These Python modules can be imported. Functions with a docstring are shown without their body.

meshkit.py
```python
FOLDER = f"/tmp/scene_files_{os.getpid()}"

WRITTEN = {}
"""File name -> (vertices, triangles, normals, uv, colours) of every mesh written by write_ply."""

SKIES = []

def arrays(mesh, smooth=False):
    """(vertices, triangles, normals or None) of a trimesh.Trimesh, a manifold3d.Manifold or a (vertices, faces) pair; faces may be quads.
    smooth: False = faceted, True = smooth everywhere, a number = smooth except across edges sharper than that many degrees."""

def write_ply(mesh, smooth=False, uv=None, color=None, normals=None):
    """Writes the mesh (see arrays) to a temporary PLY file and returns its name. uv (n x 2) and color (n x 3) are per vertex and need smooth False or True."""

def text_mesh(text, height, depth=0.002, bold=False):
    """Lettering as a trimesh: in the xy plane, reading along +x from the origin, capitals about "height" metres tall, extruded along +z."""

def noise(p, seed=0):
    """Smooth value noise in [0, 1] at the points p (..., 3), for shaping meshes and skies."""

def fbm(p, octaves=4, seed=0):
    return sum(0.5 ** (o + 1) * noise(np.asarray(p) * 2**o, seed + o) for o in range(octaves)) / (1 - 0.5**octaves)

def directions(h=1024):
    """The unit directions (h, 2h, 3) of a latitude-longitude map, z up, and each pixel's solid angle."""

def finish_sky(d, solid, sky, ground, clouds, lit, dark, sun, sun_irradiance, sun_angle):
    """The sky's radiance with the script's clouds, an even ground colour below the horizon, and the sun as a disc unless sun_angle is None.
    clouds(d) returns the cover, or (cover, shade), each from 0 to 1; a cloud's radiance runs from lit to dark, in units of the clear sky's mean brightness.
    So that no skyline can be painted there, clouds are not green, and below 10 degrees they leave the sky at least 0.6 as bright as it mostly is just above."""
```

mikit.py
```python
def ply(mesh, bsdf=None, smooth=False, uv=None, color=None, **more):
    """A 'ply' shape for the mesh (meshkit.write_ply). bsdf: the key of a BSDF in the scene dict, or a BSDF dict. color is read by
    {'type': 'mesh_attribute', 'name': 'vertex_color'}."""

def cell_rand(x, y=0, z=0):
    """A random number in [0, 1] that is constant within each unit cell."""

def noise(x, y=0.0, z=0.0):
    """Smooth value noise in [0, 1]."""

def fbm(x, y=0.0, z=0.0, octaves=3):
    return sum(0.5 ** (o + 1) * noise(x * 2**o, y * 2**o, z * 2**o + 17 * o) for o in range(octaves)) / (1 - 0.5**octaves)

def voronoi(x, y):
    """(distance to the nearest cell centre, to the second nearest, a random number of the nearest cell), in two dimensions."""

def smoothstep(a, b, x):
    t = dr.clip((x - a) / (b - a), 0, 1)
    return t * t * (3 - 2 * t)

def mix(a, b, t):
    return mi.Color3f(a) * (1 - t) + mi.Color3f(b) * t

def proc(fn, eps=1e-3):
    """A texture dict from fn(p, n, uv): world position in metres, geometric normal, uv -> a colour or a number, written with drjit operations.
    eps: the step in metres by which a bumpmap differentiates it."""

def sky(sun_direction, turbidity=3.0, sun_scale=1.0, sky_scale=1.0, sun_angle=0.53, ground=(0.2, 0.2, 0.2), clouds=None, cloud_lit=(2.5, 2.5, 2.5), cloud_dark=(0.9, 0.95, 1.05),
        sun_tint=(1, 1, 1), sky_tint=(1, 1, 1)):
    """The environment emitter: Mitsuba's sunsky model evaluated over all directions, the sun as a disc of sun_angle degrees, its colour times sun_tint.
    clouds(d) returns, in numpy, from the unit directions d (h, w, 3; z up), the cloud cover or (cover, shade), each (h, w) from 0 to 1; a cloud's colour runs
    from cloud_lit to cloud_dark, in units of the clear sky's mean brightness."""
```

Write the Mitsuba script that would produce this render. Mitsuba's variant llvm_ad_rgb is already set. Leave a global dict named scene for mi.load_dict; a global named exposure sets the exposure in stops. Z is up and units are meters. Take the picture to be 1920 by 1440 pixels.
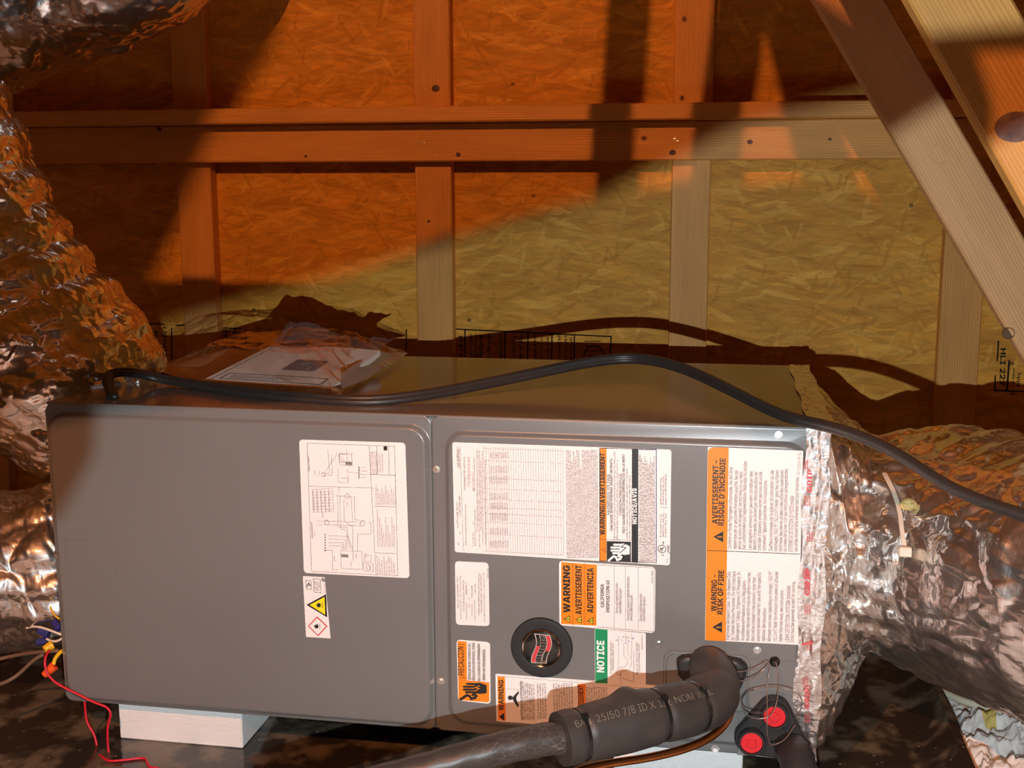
import math, glob, random
import numpy as np, trimesh, mitsuba as mi, drjit as dr, mikit, meshkit
from mikit import proc, noise, fbm, cell_rand, voronoi, smoothstep, mix
from scipy.spatial import cKDTree
from scipy.interpolate import CubicSpline
from PIL import Image, ImageDraw, ImageFont
import shapely
from shapely import affinity
from shapely.geometry import Polygon, box as sbox, Point, LineString
import mapbox_earcut

T = mi.ScalarTransform4f
rng = np.random.default_rng(7)
random.seed(7)

# ------------------------------------------------------------------ camera, lights, exposure
CAM = np.array([1.1289, -1.8098, 0.9133])
ROT = np.array([[0.98454, 0.17512, -0.00257], [0.02763, -0.16976, -0.9851], [-0.17295, 0.9698, -0.17197]])
FPX = 2227.3
exposure = -0.07
BULB = np.array([0.5, -2.7, 2.26])        # warm bulb under the ridge
BULB_R = 0.010
BULB_RAD = 70000.0
BULB_RGB = (1.0, 0.34, 0.11)
LED = np.array([1.15, -1.80, 0.66])       # small white work lamp held below the camera
LED_R = 0.004
LED_RAD = 186000.0
LED_RGB = (0.90, 1.0, 1.05)
scene = {'type': 'scene'}
labels = {}
scene['camera'] = {'type': 'perspective', 'fov': 2 * math.degrees(math.atan(960 / FPX)), 'fov_axis': 'x',
                   'to_world': T().look_at(origin=CAM.tolist(), target=(CAM + ROT[2]).tolist(), up=(-ROT[1]).tolist()),
                   'near_clip': 0.02, 'far_clip': 60.0}


def ray(u, v):
    return np.array([(u - 960) / FPX, (v - 720) / FPX, 1]) @ ROT


def atY(u, v, y):
    d = ray(u, v)
    return CAM + d * (y - CAM[1]) / d[1]


def atZ(u, v, z):
    d = ray(u, v)
    return CAM + d * (z - CAM[2]) / d[2]


# ------------------------------------------------------------------ helpers
def label(key, text, cat=None, group=None, kind=None):
    d = {}
    if text: d['label'] = text
    if cat: d['category'] = cat
    if group: d['group'] = group
    if kind: d['kind'] = kind
    labels[key] = d


def free(key):
    if key not in scene: return key
    i = 1
    while f'{key}_{i:03d}' in scene: i += 1
    return f'{key}_{i:03d}'


def add(key, mesh, bsdf, smooth=False, **kw):
    key = free(key)
    if isinstance(mesh, list): mesh = cat(mesh)
    uv = kw.pop('uv', None)
    if uv is None and hasattr(mesh, 'uvs') and (smooth is True or smooth is False): uv = mesh.uvs
    scene[key] = mikit.ply(mesh, bsdf, smooth=smooth, uv=uv, **kw)
    return key


def tm(v, f, uv=None):
    m = trimesh.Trimesh(np.asarray(v, float), np.asarray(f, int), process=False)
    if uv is not None: m.uvs = np.asarray(uv, float)
    return m


def cat(ms):
    vs, fs, us, n = [], [], [], 0
    has = all(hasattr(m, 'uvs') for m in ms)
    for m in ms:
        vs.append(np.asarray(m.vertices)); fs.append(np.asarray(m.faces) + n); n += len(m.vertices)
        if has: us.append(m.uvs)
    return tm(np.vstack(vs), np.vstack(fs), np.vstack(us) if has else None)


def box(x0, x1, y0, y1, z0, z1, bev=0.0):
    if bev <= 0:
        m = trimesh.creation.box((x1 - x0, y1 - y0, z1 - z0)); m.apply_translation([(x0 + x1) / 2, (y0 + y1) / 2, (z0 + z1) / 2])
        return m
    pts = []
    for a, A in ((x0, 1), (x1, -1)):
        for b, B in ((y0, 1), (y1, -1)):
            for c, C in ((z0, 1), (z1, -1)):
                pts += [(a + A * bev, b + B * bev, c), (a + A * bev, b, c + C * bev), (a, b + B * bev, c + C * bev)]
    return trimesh.convex.convex_hull(np.array(pts))


def board(p0, p1, width, thick, wdir, bev=0.003, seg=1, wob=0.0):
    """A sawn board from p0 to p1 (centre of its face), wdir = direction of its wide side; carries uv in metres along and across the grain."""
    p0, p1, wdir = (np.asarray(q, float) for q in (p0, p1, wdir))
    a = p1 - p0; ln = np.linalg.norm(a); a /= ln
    w = wdir - a * (wdir @ a); w /= np.linalg.norm(w)
    n = np.cross(a, w)
    hw, ht = width / 2, thick / 2
    prof = [(-hw + bev, -ht), (hw - bev, -ht), (hw, -ht + bev), (hw, ht - bev), (hw - bev, ht), (-hw + bev, ht), (-hw, ht - bev), (-hw, -ht + bev)]
    v, uv, f = [], [], []
    off = rng.random() * 20
    per = np.cumsum([0] + [math.dist(prof[i], prof[(i + 1) % 8]) for i in range(8)])
    ts = np.linspace(0, ln, seg + 1)
    for i in range(8):   # each side strip has its own vertices (flat shading, own uv)
        q0, q1 = prof[i], prof[(i + 1) % 8]
        b = len(v)
        for t in ts:
            for k, q in enumerate((q0, q1)):
                v.append(p0 + a * t + w * q[0] + n * q[1]); uv.append((t + off, per[i + k] + off * .37))
        for s in range(seg):
            f += [(b + 2 * s, b + 2 * s + 1, b + 2 * s + 3), (b + 2 * s, b + 2 * s + 3, b + 2 * s + 2)]
    for t, flip in ((0, True), (ln, False)):
        b = len(v)
        for q in prof: v.append(p0 + a * t + w * q[0] + n * q[1]); uv.append((q[0] + off, q[1]))
        for i in range(1, 7): f.append((b, b + i + 1, b + i) if flip else (b, b + i, b + i + 1))
    m = tm(v, f, uv)
    if m.volume < 0: m.faces = m.faces[:, ::-1]
    return m


def spline(pts, n):
    p = np.asarray(pts, float)
    t = np.r_[0, np.cumsum(np.linalg.norm(np.diff(p, axis=0), axis=1))]
    s = np.linspace(0, t[-1], n)
    return CubicSpline(t, p, axis=0)(s) if len(p) > 2 else np.array([p[0] + (p[-1] - p[0]) * k for k in np.linspace(0, 1, n)])


def frames(p, up=(0, 0, 1)):
    t = np.gradient(p, axis=0); t /= np.linalg.norm(t, axis=1, keepdims=True)
    u = np.cross(np.asarray(up, float), t[0])
    if np.linalg.norm(u) < 1e-3: u = np.cross([1, 0, 0], t[0])
    u /= np.linalg.norm(u)
    U = [u]
    for k in range(1, len(p)):
        u = U[-1] - t[k] * (U[-1] @ t[k]); U.append(u / np.linalg.norm(u))
    U = np.array(U)
    return t, U, np.cross(t, U)


def tube(pts, r, sides=12, n=None, prof=None, twist=0.0, caps=True, rfun=None, up=(0, 0, 1)):
    """A tube along the spline of pts. r a number or per-point array; prof an optional closed cross-section (k,2); rfun(s, phi) scales."""
    n = n or max(2, len(pts) * 8)
    p = spline(pts, n)
    t, U, V = frames(p, up)
    s = np.r_[0, np.cumsum(np.linalg.norm(np.diff(p, axis=0), axis=1))]
    if prof is None:
        ph = np.arange(sides) * 2 * np.pi / sides
        prof = np.c_[np.cos(ph), np.sin(ph)]
        rr = np.interp(np.linspace(0, 1, n), np.linspace(0, 1, len(np.atleast_1d(r))), np.atleast_1d(r)) if np.ndim(r) else np.full(n, r)
    else:
        rr = np.interp(np.linspace(0, 1, n), np.linspace(0, 1, len(np.atleast_1d(r))), np.atleast_1d(r)) if np.ndim(r) else np.full(n, r)
    k = len(prof)
    ang = np.arctan2(prof[:, 1], prof[:, 0])
    tw = np.linspace(0, twist, n)
    c, sn = np.cos(tw)[:, None], np.sin(tw)[:, None]
    a, b = prof[None, :, 0] * c - prof[None, :, 1] * sn, prof[None, :, 0] * sn + prof[None, :, 1] * c
    sc = rr[:, None] * np.ones((1, k))
    if rfun is not None: sc = sc * rfun(s[:, None], ang[None, :])
    v = p[:, None] + sc[..., None] * (a[..., None] * U[:, None] + b[..., None] * V[:, None])
    # closed ring with a doubled seam so uv are continuous
    v = np.concatenate([v, v[:, :1]], 1).reshape(-1, 3)
    kk = k + 1
    i, j = np.meshgrid(np.arange(n - 1), np.arange(k), indexing='ij')
    q = np.stack([i * kk + j, i * kk + j + 1, (i + 1) * kk + j + 1, (i + 1) * kk + j], -1).reshape(-1, 4)
    per = np.r_[0, np.cumsum(np.linalg.norm(np.diff(np.vstack([prof, prof[:1]]), axis=0), axis=1))]
    uv = np.stack([np.repeat(s[:, None], kk, 1), per[None] * np.mean(rr) * np.ones((n, 1))], -1).reshape(-1, 2)
    f = np.vstack([q[:, [0, 1, 2]], q[:, [0, 2, 3]]])
    if caps:
        b0 = len(v)
        v = np.vstack([v, p[:1], p[-1:]]); uv = np.vstack([uv, [[0, 0]], [[s[-1], 0]]])
        e = (n - 1) * kk
        f = np.vstack([f, [(b0, jj + 1, jj) for jj in range(k)], [(b0 + 1, e + jj, e + jj + 1) for jj in range(k)]])
    m = tm(v, f, uv)
    m.path = (p, t, U, V, s, rr)
    return m


def crumple(m, amp, cell, seed=0, stretch=(1, 1, 1), fine=0.0):
    """Pushes the surface in and out in facets: creases along the borders of random cells, as foil does."""
    v = np.asarray(m.vertices, float)
    mm = trimesh.Trimesh(v, m.faces, process=False)
    w, inv = np.unique(np.round(v, 6), axis=0, return_inverse=True)
    inv = np.ravel(inv)
    nn = np.zeros((len(w), 3)); np.add.at(nn, inv, mm.vertex_normals); nn /= np.linalg.norm(nn, axis=1, keepdims=True) + 1e-9
    r = np.random.default_rng(seed)
    p = w / np.asarray(stretch, float)
    lo, hi = p.min(0) - cell, p.max(0) + cell
    num = int(min(60000, max(30, np.prod((hi - lo) / cell))))
    seeds = lo + r.random((num, 3)) * (hi - lo)
    warp = (np.stack([meshkit.fbm(p / cell * .8 + 13 * k, 2, seed + k) for k in range(3)], -1) - .5) * cell * .7
    d, idx = cKDTree(seeds).query(p + warp, k=2)
    tilt = r.normal(size=(num, 3))
    h = (d[:, 1] - d[:, 0]) / cell
    plane = np.einsum('ij,ij->i', tilt[idx[:, 0]], (p + warp - seeds[idx[:, 0]])) / cell
    disp = amp * (0.6 * np.minimum(h, .8) + 0.55 * plane * np.minimum(1, 3 * h))
    if fine: disp += fine * (meshkit.fbm(p / cell * 4, 3, seed + 9) - .5)
    w2 = w + nn * disp[:, None]
    o = tm(w2[inv], m.faces, getattr(m, 'uvs', None))
    return o


def grid_mesh(P, uv=None):
    """P (n, m, 3) -> mesh"""
    n, m = P.shape[:2]
    i, j = np.meshgrid(np.arange(n - 1), np.arange(m - 1), indexing='ij')
    q = np.stack([i * m + j, (i + 1) * m + j, (i + 1) * m + j + 1, i * m + j + 1], -1).reshape(-1, 4)
    return tm(P.reshape(-1, 3), np.vstack([q[:, [0, 1, 2]], q[:, [0, 2, 3]]]), None if uv is None else uv.reshape(-1, 2))


def rrect(x0, x1, z0, z1, r, n=6):
    r = max(1e-4, min(r, (x1 - x0) / 2 - 1e-5, (z1 - z0) / 2 - 1e-5))
    o = []
    for cx, cz, a0 in ((x1 - r, z1 - r, 0), (x0 + r, z1 - r, 90), (x0 + r, z0 + r, 180), (x1 - r, z0 + r, 270)):
        for k in range(n + 1):
            a = math.radians(a0 + 90 * k / n); o.append((cx + r * math.cos(a), cz + r * math.sin(a)))
    return np.array(o)


def rings(lst, cap=True):
    """Joins closed loops (k,3) of equal count into a skin facing -y, and caps the last."""
    k = len(lst[0]); v = np.vstack(lst); f = []
    for a in range(len(lst) - 1):
        for j in range(k):
            p, q = a * k + j, a * k + (j + 1) % k
            f += [(p, q, q + k), (p, q + k, p + k)]
    if cap:
        c = len(v); v = np.vstack([v, lst[-1].mean(0)[None]]); e = (len(lst) - 1) * k
        f += [(c, e + j, e + (j + 1) % k) for j in range(k)]
    return tm(v, f)


def loop3(xz, y):
    return np.c_[xz[:, 0], np.full(len(xz), y), xz[:, 1]]


def lathe(prof, centre, axis, sides=32):
    """prof: list of (radius, height along axis)"""
    prof = np.asarray(prof, float)
    m = trimesh.creation.revolve(prof, sections=sides)
    R = trimesh.geometry.align_vectors([0, 0, 1], np.asarray(axis, float) / np.linalg.norm(axis))
    m.apply_transform(R); m.apply_translation(centre)
    return m


# ------------------------------------------------------------------ flat print: polygons in the plane of a panel (x, z), facing -y
FONT = glob.glob('/opt/blender-*/*/datafiles/fonts/Inter.woff2')[0]
_fonts, _glyphs = {}, {}


def font(weight, px):
    if (weight, px) not in _fonts:
        f = ImageFont.truetype(FONT, px)
        f.set_variation_by_axes([14, weight])
        _fonts[weight, px] = f
    return _fonts[weight, px]


def tri(poly):
    """Triangles of a shapely polygon: (v (n,2), f)"""
    ringsl = [np.asarray(poly.exterior.coords)[:-1]] + [np.asarray(i.coords)[:-1] for i in poly.interiors]
    v = np.vstack(ringsl); ends = np.cumsum([len(r) for r in ringsl]).astype(np.uint32)
    return v, np.asarray(mapbox_earcut.triangulate_float64(v, ends)).reshape(-1, 3)


def glyph(ch, weight, px):
    k = (ch, weight, px)
    if k not in _glyphs:
        f = font(weight, px)
        x0, y0, x1, y1 = f.getbbox(ch, anchor='ls')
        if x1 <= x0 or y1 <= y0 or ch == ' ':
            _glyphs[k] = None
        else:
            im = Image.new('L', (x1 - x0 + 8, y1 - y0 + 8))
            ImageDraw.Draw(im).text((4 - x0, 4 - y0), ch, 255, f, anchor='ls')
            on = np.pad(np.asarray(im) > 127, ((0, 0), (1, 1))).astype(np.int8)
            r_, s_ = np.nonzero(np.diff(on, axis=1) == 1)
            e_ = np.nonzero(np.diff(on, axis=1) == -1)[1]
            sh = shapely.union_all(shapely.box(s_, -r_ - 1, e_, -r_)).buffer(.5).buffer(-.5).simplify(.8 if px > 50 else .6)
            sh = affinity.translate(sh, x0 - 4, 4 - y0 + 0)
            vs, fs, n = [], [], 0
            for g in getattr(sh, 'geoms', [sh]):
                v, t = tri(g); vs.append(v); fs.append(t + n); n += len(v)
            v = np.vstack(vs)
            cap = font(weight, px).getbbox('H', anchor='ls')
            _glyphs[k] = ((np.c_[v[:, 0], v[:, 1] - 0] ) / -cap[1], np.vstack(fs))
        _glyphs[k, 'w'] = f.getlength(ch) / -font(weight, px).getbbox('H', anchor='ls')[1]
    return _glyphs[k], _glyphs[k, 'w']


def text2d(s, weight=400, px=72, track=0.0):
    """(v, f, length) with capitals one unit tall, along +x"""
    x, vs, fs, n = 0, [], [], 0
    for ch in s:
        g, w = glyph(ch, weight, px)
        if g is not None:
            vs.append(g[0] + [x, 0]); fs.append(g[1] + n); n += len(g[0])
        x += w + track
    return np.vstack(vs), np.vstack(fs), x - track


class Print:
    """Collects flat ink of one colour; pixel coordinates of the photograph are turned into points of the panel's plane."""
    def __init__(self, y, off): self.y, self.off, self.v, self.f, self.n = y, off, [], [], 0

    def xz(self, u, v):
        p = atY(u, v, self.y); return np.array([p[0], p[2]])

    def put(self, v2, f):
        self.v.append(v2); self.f.append(np.asarray(f) + self.n); self.n += len(v2)

    def poly(self, pts, raw=False):
        p = np.array(pts, float) if raw else np.array([self.xz(*q) for q in pts])
        self.shape(Polygon(p))

    def shape(self, sh):
        for g in getattr(sh, 'geoms', [sh]):
            if g.is_empty or g.area <= 0: continue
            v, t = tri(g); self.put(v, t)

    def rect(self, u0, v0, u1, v1, r=0.0):
        a, b = self.xz(u0, (v0 + v1) / 2), self.xz(u1, (v0 + v1) / 2)
        c, d = self.xz((u0 + u1) / 2, v0), self.xz((u0 + u1) / 2, v1)
        if r: self.poly(rrect(a[0], b[0], d[1], c[1], r), raw=True)
        else: self.poly([(a[0], d[1]), (b[0], d[1]), (b[0], c[1]), (a[0], c[1])], raw=True)

    def quad(self, tl, tr, br, bl, r=0.0):
        p = Polygon([self.xz(*q) for q in (tl, tr, br, bl)])
        if r: p = p.buffer(-r).buffer(r, quad_segs=5)
        self.shape(p); return p

    def line(self, pts, w):
        self.shape(LineString([self.xz(*q) for q in pts]).buffer(w / 2, cap_style='square', join_style='mitre'))

    def text(self, s, start, end, cap, weight=700, px=72):
        """s along the line start -> end (pixels, on the baseline), its length fitted, capitals cap metres tall"""
        a, b = self.xz(*start), self.xz(*end)
        v, f, ln = text2d(s, weight, px)
        d = (b - a); L_ = np.linalg.norm(d); d /= L_
        nrm = np.array([-d[1], d[0]])
        self.put(a + np.outer(v[:, 0] * L_ / ln, d) + np.outer(v[:, 1] * cap, nrm), f)

    def micro(self, start, end, cap, seed=0, fill=1.0):
        """a line of print too small to read: word after word of short strokes"""
        r = np.random.default_rng(seed + 1000)
        a, b = self.xz(*start), self.xz(*end)
        d = b - a; L_ = np.linalg.norm(d); d /= L_; nrm = np.array([-d[1], d[0]])
        x = 0
        while x < L_ * fill:
            for _ in range(r.integers(2, 9)):
                w, lo, hi = cap * .34, cap * r.choice([0, 0, 0, -.25]), cap * r.choice([.7, .7, 1.0])
                if x + w > L_: break
                q = [(x, lo), (x + w * .8, lo), (x + w * .8, hi * .5 + lo * .5), (x + w, hi), (x, hi)]
                self.put(a + np.array([d * i + nrm * j for i, j in q]), [(0, 1, 2), (0, 2, 3), (0, 3, 4)])
                x += cap * .56
            x += cap * .5

    def mesh(self):
        v, f = np.vstack(self.v), np.vstack(self.f)
        a, b, c = v[f[:, 0]], v[f[:, 1]], v[f[:, 2]]
        s = (b[:, 0] - a[:, 0]) * (c[:, 1] - a[:, 1]) - (b[:, 1] - a[:, 1]) * (c[:, 0] - a[:, 0])
        f = np.where((s < 0)[:, None], f[:, ::-1], f)
        return tm(np.c_[v[:, 0], np.full(len(v), self.y - self.off), v[:, 1]], f)


# ------------------------------------------------------------------ materials
def bs(name, d, two=True):
    scene[name] = {'type': 'twosided', 'b': d} if two else d
    return name


def osb_strands(x, z):
    col = mi.Color3f(0.60, 0.280, 0.031)
    col *= 0.74 + 0.52 * fbm(x * 7, z * 20, 3.0, 4)
    for k, (ang, ln, wd, thr) in enumerate(((8, .13, .022, .45), (-25, .11, .018, .6), (-8, .17, .026, .5), (38, .10, .015, .7), (-58, .10, .013, .76), (78, .08, .012, .82), (18, .15, .020, .62), (-14, .14, .016, .66))):
        c, s = math.cos(math.radians(ang)), math.sin(math.radians(ang))
        wob = 0.010 * (noise(x * 14 + 5 * k, z * 14, k) - .5)
        a, b = x * c + z * s, -x * s + z * c + wob
        row = dr.floor(b / wd + .37 * k)
        aa = a / ln + 9 * cell_rand(row, k, 5)
        colid = dr.floor(aa)
        r, r2 = cell_rand(colid, row, k), cell_rand(colid, row, k + 40)
        fa, fb = aa - colid, b / wd + .37 * k - row
        taper = .5 * dr.abs(fb - .5) * (.3 + r2)
        on = (r > thr) & (fb > .06) & (fb < .55 + .42 * r2) & (fa > .03 + taper) & (fa < .55 + .42 * cell_rand(row, colid, k) - taper)
        tint = mix((0.47, 0.20, 0.020), (0.76, 0.43, 0.072), r2 * r2)
        grain = 0.88 + 0.24 * noise(a * 18, b * 380, k)
        e = dr.minimum(fb - .06, .55 + .42 * r2 - fb)
        edge = dr.select(e < .045, mi.Float(.74), mi.Float(1))
        col = dr.select(on, col * .42 + tint * (grain * edge * .58), col)
    col *= .84 + .32 * fbm(x * 34 + 3 * noise(x * 6, z * 6, 2.0), z * 210, 7.0, 3)
    sp = voronoi(x * 9, z * 11)
    dark = (sp[0] < .02 + .05 * noise(x * 90, z * 90, 1.0)) & (sp[2] > .93)
    return dr.select(dark, col * .35, col)


bs('m_osb', {'type': 'principled', 'base_color': proc(lambda p, n, uv: osb_strands(p.x, p.z)), 'roughness': .62, 'specular': .25})
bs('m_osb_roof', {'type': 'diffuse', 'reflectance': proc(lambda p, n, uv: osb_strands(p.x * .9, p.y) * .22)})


def lumber(base, late, knot):
    def f(p, n, uv):
        a, b = uv.x, uv.y
        w = fbm(a * 1.6, b * 7, 1.0, 3)
        rings_ = (b + .022 * w) * 210 + 3 * w
        g = rings_ - dr.floor(rings_)
        line = smoothstep(.25, .95, g) * (1 - smoothstep(.95, 1, g))
        c = mix(base, late, .5 * line + .35 * noise(a * 14, b * 900, 2.0) + .35 * (fbm(a * 3, b * 12, 4.0, 3) - .5))
        k = voronoi(a * 9, b * 11)
        kk = (k[0] < .045) & (k[2] > .9)
        ring = (k[0] < .075) & (k[2] > .9)
        c = dr.select(ring, c * .75, c)
        c = dr.select(kk, mi.Color3f(knot), c)
        return c * (.86 + .28 * fbm(a * 5, b * 30, 8.0, 3))
    return proc(f)


bs('m_lumber', {'type': 'principled', 'base_color': lumber((.66, .34, .095), (.44, .19, .042), (.10, .04, .014)), 'roughness': .55, 'specular': .25})
bs('m_lumber_pale', {'type': 'principled', 'base_color': lumber((.50, .285, .125), (.34, .175, .068), (.13, .06, .024)), 'roughness': .55, 'specular': .25})
bs('m_lumber_gold', {'type': 'principled', 'base_color': lumber((.44, .225, .055), (.30, .135, .028), (.05, .02, .012)), 'roughness': .5, 'specular': .3})
bs('m_knot', {'type': 'principled', 'base_color': proc(lambda p, n, uv: mix((.035, .016, .012), (.11, .05, .035), fbm(p.x * 160, p.z * 160, p.y * 160, 3))), 'roughness': .6})
bs('m_ink', {'type': 'diffuse', 'reflectance': {'type': 'rgb', 'value': (.035, .022, .012)}})

bs('m_paint', {'type': 'principled', 'base_color': proc(lambda p, n, uv: mix((.146, .149, .146), (.158, .160, .156), fbm(p.x * 6, p.z * 6, p.y * 6, 3))),
               'roughness': .30, 'specular': .5, 'clearcoat': .35, 'clearcoat_gloss': .93})
bs('m_paint_top', {'type': 'principled', 'base_color': (.15, .135, .12) and {'type': 'rgb', 'value': (.15, .138, .126)},
                   'roughness': proc(lambda p, n, uv: .10 + .10 * fbm(p.x * 7, p.y * 7, 1.0, 4)), 'specular': .8, 'clearcoat': .6, 'clearcoat_gloss': .95})


def foilbump(sx, sy, amp, grid=0.0):
    def f(p, n, uv):
        q = fbm(p.x * sx, p.y * sy, p.z * sx, 3)
        q2 = fbm(p.x * sx * 2.3 + 9, p.y * sy * 2.1, p.z * sx * 2.7, 2)
        h = amp * (dr.abs(q - .5) * 2 + .6 * dr.abs(q2 - .5))
        if grid:
            a, b = uv.x / grid, uv.y / grid
            g = dr.minimum(dr.abs(a - dr.floor(a) - .5), dr.abs(b - dr.floor(b) - .5))
            h += .00007 * (1 - smoothstep(.0, .10, g))
        return h
    return proc(f, eps=4e-4)


def foil(name, col, rough, bump, soft=.42, share=.38):
    lobe = lambda r: {'type': 'principled', 'base_color': {'type': 'rgb', 'value': col}, 'metallic': 1.0, 'roughness': r}
    bs(name, {'type': 'bumpmap', 'scale': 1.0, 't': bump, 'b': {'type': 'blendbsdf', 'weight': share, 'a': lobe(rough), 'b': lobe(soft)}})


foil('m_foil', (.88, .85, .81), .115, foilbump(24, 24, .0016))
foil('m_foil_scrim', (.88, .86, .83), .11, foilbump(22, 22, .0016, grid=.0125))
foil('m_foil_tape', (.88, .85, .82), .13, foilbump(60, 60, .0010))
foil('m_foil_dull', (.80, .74, .68), .30, foilbump(30, 30, .0022))


def plain(name, col, rough=.5, spec=.5, **k):
    bs(name, {'type': 'principled', 'base_color': {'type': 'rgb', 'value': col}, 'roughness': rough, 'specular': spec, **k})


plain('m_label', (.83, .81, .79), .32, .45)
plain('m_label_matt', (.80, .79, .78), .5, .3)
plain('m_orange', (.90, .24, .012), .35, .4)
plain('m_green', (.012, .27, .10), .35, .4)
plain('m_black', (.018, .017, .017), .4, .4)
plain('m_grey_ink', (.10, .096, .096), .5, .3)
plain('m_soft_ink', (.20, .19, .19), .5, .3)
plain('m_white_ink', (.86, .86, .85), .4, .3)
plain('m_yellow', (.90, .74, .02), .35, .4)
plain('m_red_ink', (.62, .10, .11), .35, .4)
plain('m_blue_ink', (.10, .12, .35), .4, .4)
plain('m_rubber', (.022, .020, .019), .42, .5)
plain('m_badge', (.022, .022, .023), .55, .35)
plain('m_badge_gloss', (.006, .006, .006), .08, .6, clearcoat=1.0, clearcoat_gloss=.98)
plain('m_chrome', (.90, .87, .84), .10, .5, metallic=1.0)
plain('m_badge_red', (.58, .035, .05), .2, .5, clearcoat=.8, clearcoat_gloss=.95)
plain('m_zinc', (.74, .73, .71), .28, .5, metallic=1.0)
plain('m_red_plastic', (.62, .018, .030), .35, .5)
plain('m_red_wire', (.62, .012, .035), .4, .5)
plain('m_blue_plastic', (.035, .035, .17), .3, .5)
plain('m_yellow_plastic', (.78, .46, .012), .35, .5)
plain('m_orange_plastic', (.85, .10, .015), .35, .5)
plain('m_white_wire', (.72, .64, .52), .4, .5)
plain('m_brown_wire', (.16, .095, .06), .5, .4)
plain('m_pale_cable', (.60, .585, .43), .45, .4)
plain('m_tie_white', (.70, .66, .54), .4, .5)
plain('m_tie_black', (.010, .010, .010), .25, .6)
plain('m_sensor_wire', (.30, .25, .22), .2, .6, metallic=.6)
bs('m_cable', {'type': 'principled', 'base_color': {'type': 'rgb', 'value': (.030, .025, .023)}, 'roughness': proc(lambda p, n, uv: .30 + .2 * fbm(p.x * 60, p.y * 60, p.z * 60, 3)), 'specular': .5})
bs('m_pipe_foam', {'type': 'principled', 'base_color': proc(lambda p, n, uv: mix((.026, .024, .022), (.048, .043, .039), fbm(p.x * 30, p.y * 30, p.z * 30, 4))), 'roughness': .50, 'specular': .45})


def cracked(p, n, uv):
    v = voronoi(uv.x * 70, uv.y * 150)
    c = smoothstep(.0, .09, v[1] - v[0])
    m = smoothstep(.42, .62, fbm(p.x * 9, p.y * 9, p.z * 9, 3))
    return mix((.030, .026, .023), (.050, .043, .038), fbm(p.x * 25, p.y * 25, p.z * 25, 4)) + mi.Color3f(.10, .09, .075) * (1 - c) * m


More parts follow.
